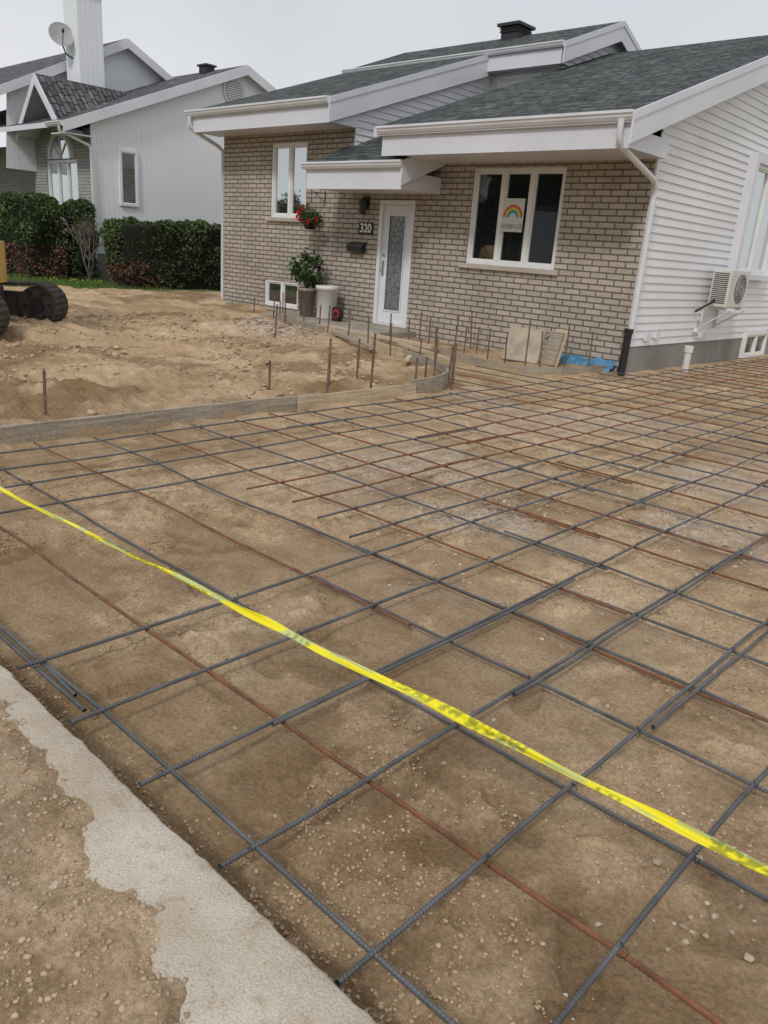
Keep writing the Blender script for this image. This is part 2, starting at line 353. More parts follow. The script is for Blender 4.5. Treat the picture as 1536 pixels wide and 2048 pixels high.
stones("gravel",a,b,c,scol(len(a),(.32,.25,.185),(.54,.44,.345)))
n=110000; cx=rng.uniform(-5.3,.4,n); cy=.88+rng.random(n)**1.8*5
kk=(crumb(cx,cy)*rng.random(n)>.35); cx,cy=cx[kk],cy[kk]
ex=rng.uniform(-4,.3,4500); ey=.87+np.abs(rng.normal(0,.05,4500)); cx=np.r_[cx,ex];cy=np.r_[cy,ey]
stones("dirt_clods",cx,cy,.0016+.0058*rng.random(len(cx))**2.8,scol(len(cx),(.31,.215,.13),(.50,.375,.24)),smooth=True,sink=.2)
n=9000; cx=rng.uniform(-14,-5.7,n); cy=rng.uniform(1.5,8.5,n); kk=sn(cx,cy,.7,33)+.5*sn(cx,cy,.2,34)>.1; cx,cy=cx[kk],cy[kk]; kk=cy<ynear(cx)-.2; cx,cy=cx[kk],cy[kk]
stones("yard_clods",cx,cy,.008+.035*rng.random(len(cx))**3,scol(len(cx),(.26,.18,.11),(.54,.40,.26)),smooth=True,sink=.1)
# ------------------------------------------------------------------ sidewalk and dirt spill
SX=axis(-60,40,-2.6,.2,.015,.02)
edge=.855+vn(SX/.09,SX*0,41)*.007+vn(SX/.03,SX*0,42)*.004
rows=[]
top=.1
ysr=[-1.2,-.6,0,.3,.5,.6,.7,.78]
for yy in ysr: rows.append(np.stack([SX,SX*0+yy,SX*0+top],-1))
rows.append(np.stack([SX,edge-.012,SX*0+top-.001+vn(SX/.04,SX*0,43)*.002],-1))
rows.append(np.stack([SX,edge-.003,SX*0+top-.007],-1))
rows.append(np.stack([SX,edge,SX*0+top-.02],-1))
rows.append(np.stack([SX,edge+.004*vn(SX/.05,SX*0,44),SX*0-.02],-1))
rows.append(np.stack([SX,edge,SX*0-.14],-1))
V=np.concatenate(rows); n=len(SX); R=len(rows); ii=np.arange(n*R).reshape(R,n)
Fs=np.stack([ii[:-1,:-1],ii[:-1,1:],ii[1:,1:],ii[1:,:-1]],-1).reshape(-1,4)
def curbmat():
    m,nt,N,L,P=newmat("sidewalk_concrete"); tc=N.new("ShaderNodeTexCoord"); o=tc.outputs["Object"]
    n1=noise(N,L,o,3,7,.65); n2=noise(N,L,o,22,6,.7); n3=noise(N,L,o,160,3,.7)
    c=mixc(N,L,ramp(N,L,n1,.36,.62),(.50,.425,.33),(.65,.585,.49))
    c=mixc(N,L,ramp(N,L,n2,.54,.72),c,(.42,.33,.225))
    vo=N.new("ShaderNodeTexVoronoi"); vo.inputs["Scale"].default_value=38; L.new(o,vo.inputs["Vector"])
    c=mixc(N,L,ramp(N,L,vo.outputs["Distance"],.10,.16,(.5,.5,.5),(0,0,0)),c,(.28,.24,.19))
    c=mixc(N,L,1.0,c,ramp(N,L,n3,.3,.7,(.76,.75,.74),(1.15,1.15,1.15)),'MULTIPLY')
    L.new(c,P.inputs["Base Color"]); P.inputs["Roughness"].default_value=.92; P.inputs["Specular IOR Level"].default_value=.2
    b=N.new("ShaderNodeBump"); b.inputs["Strength"].default_value=.9; b.inputs["Distance"].default_value=.007; L.new(math_(N,L,'ADD',n2,n3),b.inputs["Height"]); L.new(b.outputs[0],P.inputs["Normal"])
    return m
npmesh("sidewalk",V,Fs,[curbmat()],smooth=True)
dx=axis(-40,30,-2.6,.2,.010,.02); dy=np.r_[np.arange(-1.15,0,.06),np.arange(0,.84,.008)]
DX,DY=np.meshgrid(dx,dy)
def dirth(X,Y):
    thr=np.interp(X,[-4,-2.2,-1.6,-1.2,-1.0,-.8,0],[.75,.73,.70,.665,.62,.56,.52])
    d=.1+.026*np.clip((thr-Y)/.10,-1.3,.55)+.011*sn(X,Y,.2,50)+.008*sn(X,Y,.07,51)+.005*sn(X,Y,.03,52)+.008*(1-np.abs(sn(X,Y,.1,53)))**3-.002
    d=d-.020*sstep(.5,.8,sn(X,Y,.3,56))
    return np.where(Y>.8,.06,d)
D=dirth(DX,DY)
n=len(dx);R=len(dy);ii=np.arange(n*R).reshape(R,n)
Fs=np.stack([ii[:-1,:-1],ii[:-1,1:],ii[1:,1:],ii[1:,:-1]],-1).reshape(-1,4)
xx_,yy_=DX.ravel(),DY.ravel()
npmesh("dirt_spill",np.stack([xx_,yy_,D.ravel()],-1),Fs,[GROUND],smooth=True,attr=np.stack([xx_*0,.55*sstep(.1,.6,sn(xx_,yy_,.25,54)),np.clip(.15+.55*sstep(-.2,.5,sn(xx_,yy_,.15,55))-.25*sn(xx_,yy_,.03,52),0,1)],-1))
n=9000; cx=rng.uniform(-3,-.4,n); cy=rng.uniform(.1,.80,n); kk=dirth(cx,cy)>.1-.006*rng.random(n); cx,cy=cx[kk],cy[kk]; z_=np.maximum(dirth(cx,cy),.1)
stones("spill_clods",cx,cy,.0015+.007*rng.random(len(cx))**4,scol(len(cx),(.31,.22,.14),(.52,.40,.28)),z=z_,smooth=True,sink=.15)
m=M(); m.box(-200,200,-9,-1.2,-.2,.0,pmat("asphalt",(.06,.06,.06),(.045,.045,.045),3,.9,.6,120)); m.obj("street")
# ------------------------------------------------------------------ rebar
RG=pmat("rebar_steel",(.15,.155,.16),(.085,.085,.085),9,.55,.3,150,.4)
RR=pmat("rebar_rust",(.25,.105,.048),(.125,.055,.030),16,.8,.4,150,.05)
def rebars(lines,name,mat,parent):
    Vs=[];Fs=[];b=0
    for (ax,c,a0,a1,z,sd) in lines:
        cur=a0; ts=[a0]
        while cur<a1:
            px,py=(c,cur) if ax=='y' else (cur,c)
            d=math.hypot(px,py)
            cur+= .0055 if d<3.2 else .15
            ts.append(cur)
        t=np.array(ts); n=len(t)
        lat=c+ .012*vn(t/1.3,t*0+sd*3.3,60)+.006*vn(t/.4,t*0+sd,61)
        zz=z+.010*vn(t/.9,t*0+sd*2.1,62)+.003
        dd=np.hypot(t,c)
        rr=np.where(dd<3.2,np.where(np.arange(n)%2==0,.0079,.0062),.0068)
        k=8; th=np.arange(k)*2*np.pi/k
        o1=lat[:,None]+rr[:,None]*np.cos(th)[None]; o2=zz[:,None]+rr[:,None]*np.sin(th)[None]
        tt=t[:,None]+np.sin(th)[None]*.0025
        P=np.stack([o1,tt,o2],-1) if ax=='y' else np.stack([tt,o1,o2],-1)
        Vs.append(P.reshape(-1,3)); i=np.arange(n-1)[:,None]*k; j=np.arange(k)[None]; j2=(j+1)%k
        Fs.append((np.stack([i+j,i+j2,i+k+j2,i+k+j],-1).reshape(-1,4))+b); b+=n*k
    npmesh(name,np.concatenate(Vs),np.concatenate(Fs),[mat],parent=parent,smooth=False)
RB=empty("rebar_grid"); G=[];Rl=[]
zx,zy=.043,.058
def addX(y,x0,x1,rust,s): (Rl if rust else G).append(('x',y,x0,x1,zx,s))
def addY(x_,y0,y1,rust,s): (Rl if rust else G).append(('y',x_,y0,y1,zy,s))
XY=[.97,1.40,1.815,2.235,2.655,3.08,3.5,3.92,4.33,4.75,5.17,5.58,6.0,6.4,6.82,7.24,7.65,8.07,8.5,8.9,9.35,9.8,10.25,10.7]
rustX=[0,1,0,1,0,1,0,1,1,0,1,0,1,1,0,1,0,1,0,0,1,0,0,0]
for i,yv in enumerate(XY):
    l=-5.38+.1*random.random() if yv<7 else (-6.0 if yv<7.7 else -6.6+.2*random.random())
    if yv>9.1: l=-5.35
    sp=random.uniform(-2.9,-1.4)
    if i==0: addX(yv,-5.3,-2.1,0,1); addX(yv+.018,-2.45,1.2,0,2)
    elif i==1: addX(yv,-3.95,1.2,1,3); addX(yv,-5.35,-3.97,0,33)
    elif i==2: addX(yv+.01,l,-2.05,0,4); addX(yv-.008,-2.5,1.2,0,5)
    else:
        addX(yv,l,sp+.3,rustX[i],i*2+4); addX(yv+.018,sp-.3,1.2,(rustX[i]+(random.random()<.3))%2,i*2+5)
yv=11.1;k=0
while yv<18.5: addX(yv,-5.0,1.2,k%2==0,100+k); yv+=.42; k+=1
YX=[(-5.2,.95,0),(-4.8,.93,0),(-4.46,.95,0),(-4.01,.96,0),(-3.67,2.80,1),(-3.31,2.86,1),(-2.99,2.78,0),(-2.68,2.72,0),(-2.44,.90,0),(-2.04,.89,0),(-1.65,.90,0),(-1.245,.885,0),(-.82,.88,0),(-.45,.93,0),(-.04,.9,0),(.36,.9,0),(.77,.9,0)]
for i,(xv,y0,r) in enumerate(YX):
    sp=random.uniform(4.3,6.5)
    top_=18.5 if xv>-5.1 else 9.0
    addY(xv,y0,sp+.35,r,200+i); 
    if random.random()<.5: addY(xv+.018,sp-.35,top_,random.random()<.35,230+i)
    else: addY(xv-.018,sp-.35,top_,random.random()<.35,230+i)
addY(-1.63,1.35,3.1,0,300);addX(2.675,-2.6,-.4,0,301);addY(-1.225,2.1,4.4,0,302);addY(-.80,2.3,4.8,0,303);addX(.99,-3.4,-2.2,0,304)
rebars(G,"steel_bars",RG,RB); rebars(Rl,"rusty_bars",RR,RB)
tw=M(); WIRE=pmat("tie_wire",(.06,.055,.05),(.03,.028,.026),20,.6,0,1,.4)
for xv,y0,_ in YX:
    for yv in XY[:14]:
        if yv<y0 or math.hypot(xv,yv)>6.5 or random.random()<.25: continue
        d=random.choice((-1,1)); pts=[]
        for k in range(9):
            th=2*math.pi*k/8; r=.0105
            pts.append((xv+d*r*.9*math.cos(th),yv+r*.9*math.cos(th),(zx+zy)/2+.003+.0165*math.sin(th)))
        tw.tube(pts,.0011,WIRE,4,False)
        e=pts[2]; tw.tube([e,(e[0]+random.uniform(-.01,.01),e[1]+random.uniform(-.01,.01),e[2]+.006),(e[0]+random.uniform(-.02,.02),e[1]+random.uniform(-.02,.02),e[2]+.008)],.0015,WIRE,4)
tw.obj("tie_wires",RB)
# ------------------------------------------------------------------ caution tape
def tape():
    m,nt,N,L,P=newmat("caution_tape"); a=N.new("ShaderNodeVertexColor"); a.layer_name="Col"
    L.new(a.outputs[0],P.inputs["Base Color"]); P.inputs["Roughness"].default_value=.35
    return m
CT=empty("caution_tape")
n=1600; t=np.linspace(0,1,n); tx=-6.4+t*8.2; ty=1.25+.066*(tx+3.4)
tz=.402-.006*np.sin(np.pi*t)+.0015*np.sin(tx*5)
ang=.9+.6*np.sin(tx*2.1+.6)+.4*np.sin(tx*5.3)+.3*np.sin(tx*13)
wid=.033*(.8+.2*np.sin(tx*3.1)+.12*np.sin(tx*11))*np.interp(tx,[-6,-3,-2,-1,0],[.6,.62,.8,1.0,1.1])
W=[];C=[]
K=7
for k in range(K):
    s_=(k/(K-1)-.5); wv=wid*s_
    fold=.005*np.cos(s_*6+tx*9)
    W.append(np.stack([tx,ty+wv*np.cos(ang)-fold*np.sin(ang),tz+wv*np.sin(ang)+fold*np.cos(ang)],-1))
    yel=np.array([.82,.72,.015]); dark=np.array([.12,.15,.03]); pale=np.array([.50,.56,.20])
    pr=(vn(tx/.010,tx*0+k*.9,70)>.0)&(vn(tx/.14,tx*0+k*.25,71)>.25)
    pp=vn(tx/.09,tx*0+k*.3,72)>.38
    c_=np.where(pp[:,None],pale,yel); c_=np.where(pr[:,None],c_*.4+dark*.6,c_); C.append(c_)
V=np.stack(W,1).reshape(-1,3); C=np.stack(C,1).reshape(-1,3); ii=np.arange(n*K).reshape(n,K)
npmesh("ribbon",V,np.stack([ii[:-1,:-1],ii[:-1,1:],ii[1:,1:],ii[1:,:-1]],-1).reshape(-1,4),[tape()],parent=CT,smooth=True,attr=C)
m=M()
for px,py in ((tx[0],ty[0]),(tx[-1],ty[-1])): m.tube([(px,py,-.05),(px,py,.62)],.012,STAKE,8)
m.obj("end_stakes",CT)
# ------------------------------------------------------------------ form boards and stakes
def strip(m,path,z0,z1,th,mt):
    P=[Vector((p[0],p[1],0)) for p in path]; n=len(P); L_=[];R_=[]
    for i,p in enumerate(P):
        t=(P[min(i+1,n-1)]-P[max(i-1,0)]).normalized(); nn=Vector((-t.y,t.x,0)); L_.append(p+nn*th/2);R_.append(p-nn*th/2)
    for i in range(n-1):
        a,b,c,d=L_[i],L_[i+1],R_[i+1],R_[i]
        f=lambda q,z:(q.x,q.y,z)
        m.poly([f(a,z1),f(d,z1),f(c,z1),f(b,z1)],mt); m.poly([f(a,z0),f(a,z1),f(b,z1),f(b,z0)],mt); m.poly([f(d,z0),f(c,z0),f(c,z1),f(d,z1)],mt)
    for q in (0,-1):
        a,d=L_[q],R_[q]; m.poly([(a.x,a.y,z0),(d.x,d.y,z0),(d.x,d.y,z1),(a.x,a.y,z1)],mt)
FM=empty("concrete_formwork")
m=M(); strip(m,[(-5.515,.9),(-5.52,2.9),(-5.50,4.95)],-.08,.155,.038,WOODG); m.obj("long_board",FM,.003)
m=M(); strip(m,[(-5.47,4.75),(-5.475,5.6),(-5.50,6.45)],-.06,.15,.02,WOODL); m.obj("plywood_board",FM,.002)
cur1=[(-5.52,6.38),(-5.54,6.75),(-5.62,7.05),(-5.78,7.35),(-6.02,7.62),(-6.4,7.92),(-6.9,8.17),(-7.4,8.37)]
m=M(); strip(m,cur1,-.05,.19,.02,WOODG); m.obj("curved_board",FM)
m=M(); strip(m,[(-7.38,8.39),(-8.6,8.82),(-10.0,9.22)],-.05,.18,.035,WOODL); m.obj("walk_board",FM)
m=M(); strip(m,[(-9.95,9.2),(-11.2,9.6),(-12.2,10.0),(-12.7,10.4)],-.03,.19,.03,WOODG); m.obj("walk_board_end",FM)
cur2=[(-5.5,10.75),(-5.53,10.2),(-5.62,9.7),(-5.8,9.35),(-6.1,9.17),(-6.5,9.2),(-7.1,9.4),(-7.9,9.67),(-8.7,10.02)]
m=M(); strip(m,cur2,-.05,.12,.02,WOODG); m.obj("bed_board",FM)
m=M(); T=Matrix.Translation((-9.0,9.42,.14))@Matrix.Rotation(.04,4,'Z')@Matrix.Rotation(.02,4,'Y'); m.box(-1.25,1.25,-.08,.08,0,.04,WOODL,T)
T=Matrix.Translation((-8.6,8.5,.16))@Matrix.Rotation(2.7,4,'Z'); m.box(-.9,.9,-.04,.04,0,.035,WOODG,T)
T=Matrix.Translation((-7.6,9.0,.10))@Matrix.Rotation(2.75,4,'Z'); m.box(-.8,.8,-.04,.04,0,.035,WOODL,T)
T=Matrix.Translation((-6.9,7.9,.14))@Matrix.Rotation(2.2,4,'Z'); m.box(-.25,.25,-.03,.03,0,.03,WOODL,T); m.obj("loose_planks",FM)
ST=M()
def stake(px,py,h,lean=.06):
    z=float(gh(px,py)); a=random.uniform(0,6.28); l=random.uniform(0,lean)*h*1.3
    ST.tube([(px,py,z-.05),(px+l*math.cos(a),py+l*math.sin(a),z+h)],.0125,STAKE,6)
for px,py,h in [(-6.21,2.69,.36),(-6.18,4.97,.30),(-5.54,5.17,.62),(-5.9,5.53,.33),(-6.22,6.26,.48),(-5.6,5.85,.60),(-5.6,6.56,.42),(-5.62,6.75,.42),(-6.32,7.76,.55),
    (-5.70,7.0,.55),(-5.62,7.25,.48),(-5.9,7.62,.50),(-6.15,7.85,.42),(-6.6,8.12,.48),(-7.1,8.35,.40),(-7.6,8.3,.45),(-8.3,8.55,.5),(-9.0,8.8,.45),(-9.7,9.0,.5),
    (-9.51,7.74,.5),(-10.4,9.45,.5),(-11.0,9.62,.52),(-11.7,9.75,.55),(-12.3,9.95,.5),(-12.67,10.5,.55),(-12.4,10.2,.42),(-12.6,9.7,.4),(-9.2,10.0,.5),(-8.7,10.2,.52),(-9.9,9.7,.5),(-8.4,9.6,.5),(-7.7,9.9,.55),
    (-7.55,10.30,.42),(-7.2,9.5,.5),(-8.2,9.85,.55),(-7.9,10.6,.6),(-6.72,9.45,.50),(-6.72,10.3,.52),(-6.3,9.3,.45),(-6.0,9.35,.7),(-5.85,9.5,.55),(-5.7,9.9,.65),(-5.6,10.4,.55),(-6.1,10.4,.45),(-6.4,10.5,.4)]:
    stake(px,py,h)
ST.obj("stakes",FM)
# ------------------------------------------------------------------ main house
H=empty("brick_house")
FY=10.95; SXW=-5.34; LX=-15.35; MX=-11.3; BY=22.4
mf=lambda yc:(lambda a,d,z:(a,yc-d,z))
ms=lambda xc:(lambda a,d,z:(xc+d,a,z))
def wall_holes(m,mp,a0,a1,z0,z1,holes,mt,dep=.11,mrev=None):
    A=sorted({a0,a1,*[h[0] for h in holes],*[h[1] for h in holes]}); Zs=sorted({z0,z1,*[h[2] for h in holes],*[h[3] for h in holes]})
    A=[a for a in A if a0<=a<=a1]; Zs=[z for z in Zs if z0<=z<=z1]
    for i in range(len(A)-1):
        for j in range(len(Zs)-1):
            ca,cz=(A[i]+A[i+1])/2,(Zs[j]+Zs[j+1])/2
            if any(h[0]<ca<h[1] and h[2]<cz<h[3] for h in holes): continue
            m.poly([mp(A[i],0,Zs[j]),mp(A[i+1],0,Zs[j]),mp(A[i+1],0,Zs[j+1]),mp(A[i],0,Zs[j+1])],mt)
    for h in holes:
        h0,h1,h2,h3=h
        for (p,q) in (((h0,h2),(h1,h2)),((h1,h2),(h1,h3)),((h1,h3),(h0,h3)),((h0,h3),(h0,h2))):
            m.poly([mp(p[0],0,p[1]),mp(q[0],0,q[1]),mp(q[0],-dep,q[1]),mp(p[0],-dep,p[1])],mrev or mt)
def window(parent,nm,mp,a0,a1,z0,z1,panes,gl,d=-.03,fw=.06,mt=None):
    mt=mt or FRAME; m=M(); g=M()
    m.bm(mp,a0,a1,d-.08,d,z0,z0+fw,mt); m.bm(mp,a0,a1,d-.08,d,z1-fw,z1,mt)
    m.bm(mp,a0,a0+fw,d-.08,d-.001,z0+fw,z1-fw,mt); m.bm(mp,a1-fw,a1,d-.08,d-.001,z0+fw,z1-fw,mt)
    w=(a1-a0-2*fw)/panes
    for i in range(1,panes):
        c=a0+fw+w*i; m.bm(mp,c-.035,c+.035,d-.08,d-.002,z0+fw,z1-fw,mt)
    for i in range(panes):
        l=a0+fw+w*i+(.035 if i else 0); r=a0+fw+w*(i+1)-(.035 if i<panes-1 else 0); s=.03
        za,zb=z0+fw,z1-fw
        m.bm(mp,l,r,d-.07,d-.022,za,za+s,mt); m.bm(mp,l,r,d-.07,d-.022,zb-s,zb,mt); m.bm(mp,l,l+s,d-.07,d-.023,za+s,zb-s,mt); m.bm(mp,r-s,r,d-.07,d-.023,za+s,zb-s,mt)
        g.bm(mp,l+s,r-s,d-.06,d-.05,za+s,zb-s,gl)
    m.obj(nm+"_frame",parent,.004); g.obj(nm+"_glass",parent)
W1=(-8.47,-6.73,1.39,2.87); W2=(-13.72,-12.60,1.99,3.40); W3=(-13.87,-12.75,.20,.75); DR=(-10.53,-9.68,.17,2.36)
m=M()
wall_holes(m,mf(FY),MX,SXW,-.15,3.10,[W1,DR],BRICK)
wall_holes(m,mf(FY),LX,MX,-.15,3.66,[W2,W3],BRICK)
m.poly([(LX,FY,-.15),(LX,BY,-.15),(LX,BY,3.66),(LX,FY,3.66)],BRICK)
m.obj("brick_walls",H)
window(H,"front_window",mf(FY),*W1,3,GLASSD); window(H,"tall_window",mf(FY),*W2,2,GLASS); window(H,"basement_window",mf(FY),*W3,2,GLASSD)
SILL=pmat("stone_sill",(.50,.45,.38),(.40,.35,.29),4,.85,.4,80)
m=M()
for w in (W1,W2): m.box(w[0]-.1,w[1]+.1,FY-.055,FY+.06,w[2]-.075,w[2]-.002,SILL)
m.obj("window_sills",H,.006)
m=M(); mp=mf(FY); a0,a1,z0,z1=DR
m.bm(mp,a0,a0+.075,-.1,.02,z0,z1,DOORW); m.bm(mp,a1-.075,a1,-.1,.02,z0,z1,DOORW); m.bm(mp,a0+.075,a1-.075,-.1,.018,z1-.075,z1,DOORW); m.bm(mp,a0+.075,a1-.075,-.1,.03,z0,z0+.03,ALU)
m.obj("door_frame",H,.005)
m=M(); l,r,b,t=a0+.08,a1-.08,z0+.035,z1-.08; gl,gr,gb,gt=l+.13,r-.13,b+.22,t-.16
m.bm(mp,l,gl,-.08,-.03,b,t,DOORW);m.bm(mp,gr,r,-.08,-.03,b,t,DOORW);m.bm(mp,gl,gr,-.08,-.031,b,gb,DOORW);m.bm(mp,gl,gr,-.08,-.031,gt,t,DOORW)
for (q0,q1,q2,q3) in ((gl,gl+.025,gb,gt),(gr-.025,gr,gb,gt),(gl+.025,gr-.025,gb,gb+.025),(gl+.025,gr-.025,gt-.025,gt)): m.bm(mp,q0,q1,-.03,-.018,q2,q3,DOORW)
m.obj("door",H,.004)
m=M(); m.bm(mp,gl,gr,-.06,-.045,gb,gt,LEADED); m.obj("door_glass",H)
m=M(); CH=pmat("brushed_nickel",(.5,.5,.5),(.4,.4,.4),5,.3,0,1,.9)
hx=l+.06; m.box(hx-.022,hx+.022,FY+.03-.015,FY+.028,1.05,1.32,CH); m.tube([(hx,FY+.02,1.1),(hx,FY-.03,1.12),(hx,FY-.03,1.25),(hx,FY+.02,1.27)],.008,CH,8); m.tube([(hx,FY+.03,1.42),(hx,FY+.005,1.42)],.025,CH,14)
m.obj("door_handle",H)
m=M()
m.box(LX+.02,SXW-.02,FY+.3,BY,-.1,2.9,CONCD)  # unseen solid inside the house, added to block light
m.obj("core",H)
def siding(m,mp,a0,a1,z0,ztop,mt,p=.115):
    z=z0; A=np.linspace(a0,a1,400); T=np.array([ztop(a) for a in A])
    while z<T.max():
        k=T>z+p*.45
        if k.sum()<3: break
        l,r=A[k].min(),A[k].max()
        m.poly([mp(l,.024,z),mp(r,.024,z),mp(r,.006,z+p),mp(l,.006,z+p)],mt)
        m.poly([mp(l,.002,z),mp(r,.002,z),mp(r,.024,z),mp(l,.024,z)],mt)
        z+=p
RS=.351; rz=lambda yv: 3.35+RS*(yv-9.75) if yv<16.65 else 3.35+RS*6.9-RS*(yv-16.65)
m=M(); siding(m,ms(SXW),FY+.0,BY,.40,lambda a:rz(a)-.12,WHITE)
m.poly([(SXW,FY,.3),(SXW,BY,.3),(SXW,BY,rz(BY)-.1),(SXW,16.65,rz(16.65)-.1),(SXW,FY,rz(FY)-.1)],WHITE)
m.box(SXW-.004,SXW+.03,FY-.012,FY+.06,.40,3.1,ALU)
m.obj("side_siding",H)
m=M(); m.box(SXW-.2,SXW+.012,FY+.012,BY,-.2,.395,CONCD); m.obj("foundation",H)
def slab(m,x0,x1,y0,z0,y1,z1,th,top,side):
    a=[(x0,y0,z0),(x1,y0,z0),(x1,y1,z1),(x0,y1,z1)]
    if y1<y0: a=a[::-1]
    m.prism(a,(0,0,-th),side,top)
m=M(); ZR=3.35+RS*6.9
slab(m,-9.6,-5.14,9.72,3.34,16.65,ZR,.13,SHING,TRIM); slab(m,-9.6,-5.14,23.4,3.34+.01,16.65,ZR,.13,SHING,TRIM)
m.obj("right_roof",H)
m=M()
def rake(m,xc,th,pts,hh,mt):
    for (ya,za),(yb,zb) in zip(pts[:-1],pts[1:]):
        m.prism([(xc,ya,za),(xc,yb,zb),(xc,yb,zb-hh),(xc,ya,za-hh)],(th,0,0),mt)
rake(m,-5.14,.03,[(9.70,3.325),(16.65,ZR-.012),(23.4,3.33)],.36,TRIM)
rake(m,-5.112,.015,[(9.70,3.335),(16.65,ZR-.002),(23.4,3.34)],.10,TRIM)
m.obj("right_rake_fascia",H)
m=M(); m.box(-9.42,-5.2,9.80,FY-.004,2.94,3.17,TRIM); m.box(-9.45,-5.17,9.775,9.80,2.925,3.24,TRIM); m.obj("right_eave_box",H)
def gutter(nm,x0,x1,yb,zt,parent,h=.115,w=.12):
    m=M(); prof=[(0,0),(0,-h),(-w*.55,-h),(-w*.8,-h*.65),(-w*.86,-h*.35),(-w,-h*.3),(-w,-.005),(-w+.015,0),(-w+.015,-.02)]
    P0=[(x0,yb+a,zt+b) for a,b in prof];P1=[(x1,yb+a,zt+b) for a,b in prof]
    for i in range(len(prof)-1): m.poly([P0[i],P1[i],P1[i+1],P0[i+1]],ALU)
    m.poly(P0[:8],ALU);m.poly(P1[:8][::-1],ALU); m.obj(nm,parent)
gutter("right_gutter",-9.5,-5.13,9.772,3.345,H)
LS=.349; LY=10.2; LZ=3.97; lz=lambda yv:LZ+LS*(yv-LY)
m=M(); slab(m,-15.55,-11.2,LY,LZ,14.75,lz(14.75),.13,SHING,TRIM); m.obj("left_roof",H)
m=M(); rake(m,-11.2,.03,[(LY-.02,LZ-.012),(14.62,lz(14.62)-.012)],.40,TRIM); rake(m,-11.172,.015,[(LY-.02,LZ-.002),(14.62,lz(14.62)-.002)],.10,TRIM)
rake(m,-15.55,-.03,[(LY-.02,LZ-.012),(14.62,lz(14.62)-.012)],.36,TRIM); m.obj("left_rake_fascia",H)
m=M(); m.box(-15.5,-11.24,LY+.06,FY-.004,3.58,3.8,TRIM); m.box(-15.52,-11.21,LY+.03,LY+.06,3.565,3.86,TRIM); m.obj("left_eave_box",H)
gutter("left_gutter",-15.6,-11.2,LY+.028,3.975,H)
m=M(); siding(m,ms(MX),FY+.0,14.9,2.8,lambda a:lz(a)-.12,WHITE)
m.poly([(MX,FY,2.5),(MX,15,2.5),(MX,15,lz(15)-.1),(MX,FY,lz(FY)-.1)],WHITE); m.obj("middle_siding",H)
UR=(6.36-5.55)/(16.68-14.6)
m=M(); slab(m,-15.55,-9.38,14.58,5.55,16.68,6.36,.12,SHING,TRIM); slab(m,-15.55,-9.38,23.4,6.36-.39*6.72,16.68,6.36,.12,SHING,TRIM); m.obj("upper_roof",H)
m=M(); rake(m,-9.38,.03,[(14.56,5.54),(16.68,6.35),(23.4,6.35-.39*6.72)],.36,TRIM); rake(m,-9.352,.015,[(14.56,5.55),(16.68,6.36),(23.4,6.36-.39*6.72)],.1,TRIM)
m.box(-15.5,-9.41,14.56,14.60,5.17,5.44,TRIM); m.box(-15.5,-9.42,14.60,14.9,5.19,5.22,TRIM); m.obj("upper_fascia",H)
gutter("upper_gutter",-15.5,-9.37,14.562,5.555,H,.1,.1)
m=M(); siding(m,mf(14.9),-15.35,-9.6,4.0,lambda a:5.2,WHITE)
m.poly([(-15.35,14.9,3),(-9.6,14.9,3),(-9.6,14.9,5.3),(-15.35,14.9,5.3)],WHITE)
uz=lambda a:(5.55+UR*(a-14.6) if a<16.68 else 6.36-.39*(a-16.68))-.12
siding(m,ms(-9.6),14.9,BY,3.5,uz,WHITE); m.poly([(-9.6,14.9,3),(-9.6,BY,3),(-9.6,BY,uz(BY)+.02),(-9.6,16.68,6.26),(-9.6,14.9,5.5)],WHITE)
m.poly([(LX,BY,-.1),(SXW,BY,-.1),(SXW,BY,3.7),(LX,BY,3.7)],WHITE); m.poly([(LX,FY,3.5),(LX,BY,3.5),(LX,BY,4.1),(LX,16.68,6.2),(LX,14.9,5.4),(LX,FY,4.1)],WHITE)
m.obj("upper_siding",H)
window(H,"clerestory_window",mf(14.9),-11.1,-10.0,4.45,5.12,1,GLASS,d=.05,fw=.06)
m=M(); PS=.39
slab(m,-11.42,-9.1,9.88,2.87,10.94,2.87+PS*1.06,.12,SHING,TRIM); slab(m,MX+.02,-9.3,10.945,2.87+PS*1.065,14.85,2.87+PS*4.97,.12,SHING,TRIM); m.obj("porch_roof",H)
m=M(); m.box(-11.36,-9.14,9.95,FY-.005,2.46,2.72,TRIM); m.box(-11.4,-9.1,9.915,9.95,2.445,2.76,TRIM); rake(m,-9.1,.03,[(9.87,2.86),(10.93,2.86+PS*1.06)],.36,TRIM); m.obj("porch_eave_box",H)
gutter("porch_gutter",-11.46,-9.07,9.912,2.875,H,.11,.11)
m=M(); m.box(-12.25,-11.8,16.35,16.85,6.1,6.5,BLACKM); m.box(-12.33,-11.72,16.27,16.93,6.5,6.56,BLACKM)
for i in range(3): m.box(-12.28,-11.77,16.32,16.88,6.38+.035*i,6.395+.035*i,BLACKM)
m.obj("roof_vent",H)
m=M(); m.tube([(-5.28,9.70,3.24),(-5.28,9.70,3.06),(-5.27,9.76,2.95),(-5.24,10.75,2.66),(-5.27,10.89,2.58),(-5.27,10.90,2.4),(-5.27,10.90,.62)],.042,ALU,10); m.tube([(-15.45,10.15,3.86),(-15.45,10.15,3.72),(-15.45,10.25,3.6),(-15.42,10.85,3.38),(-15.42,10.97,3.3),(-15.42,10.97,.2)],.04,ALU,10)
for z in (2.45,1.5): m.box(-5.325,-5.215,10.89,10.96,z,z+.03,ALU)
m.obj("downspouts",H)
m=M(); m.tube([(-5.30,10.86,-.05),(-5.29,10.87,.63)],.056,BLACK,14); m.tube([(-5.29,10.87,.60),(-5.29,10.87,.67)],.066,BLACK,14); m.obj("drain_pipe",H)
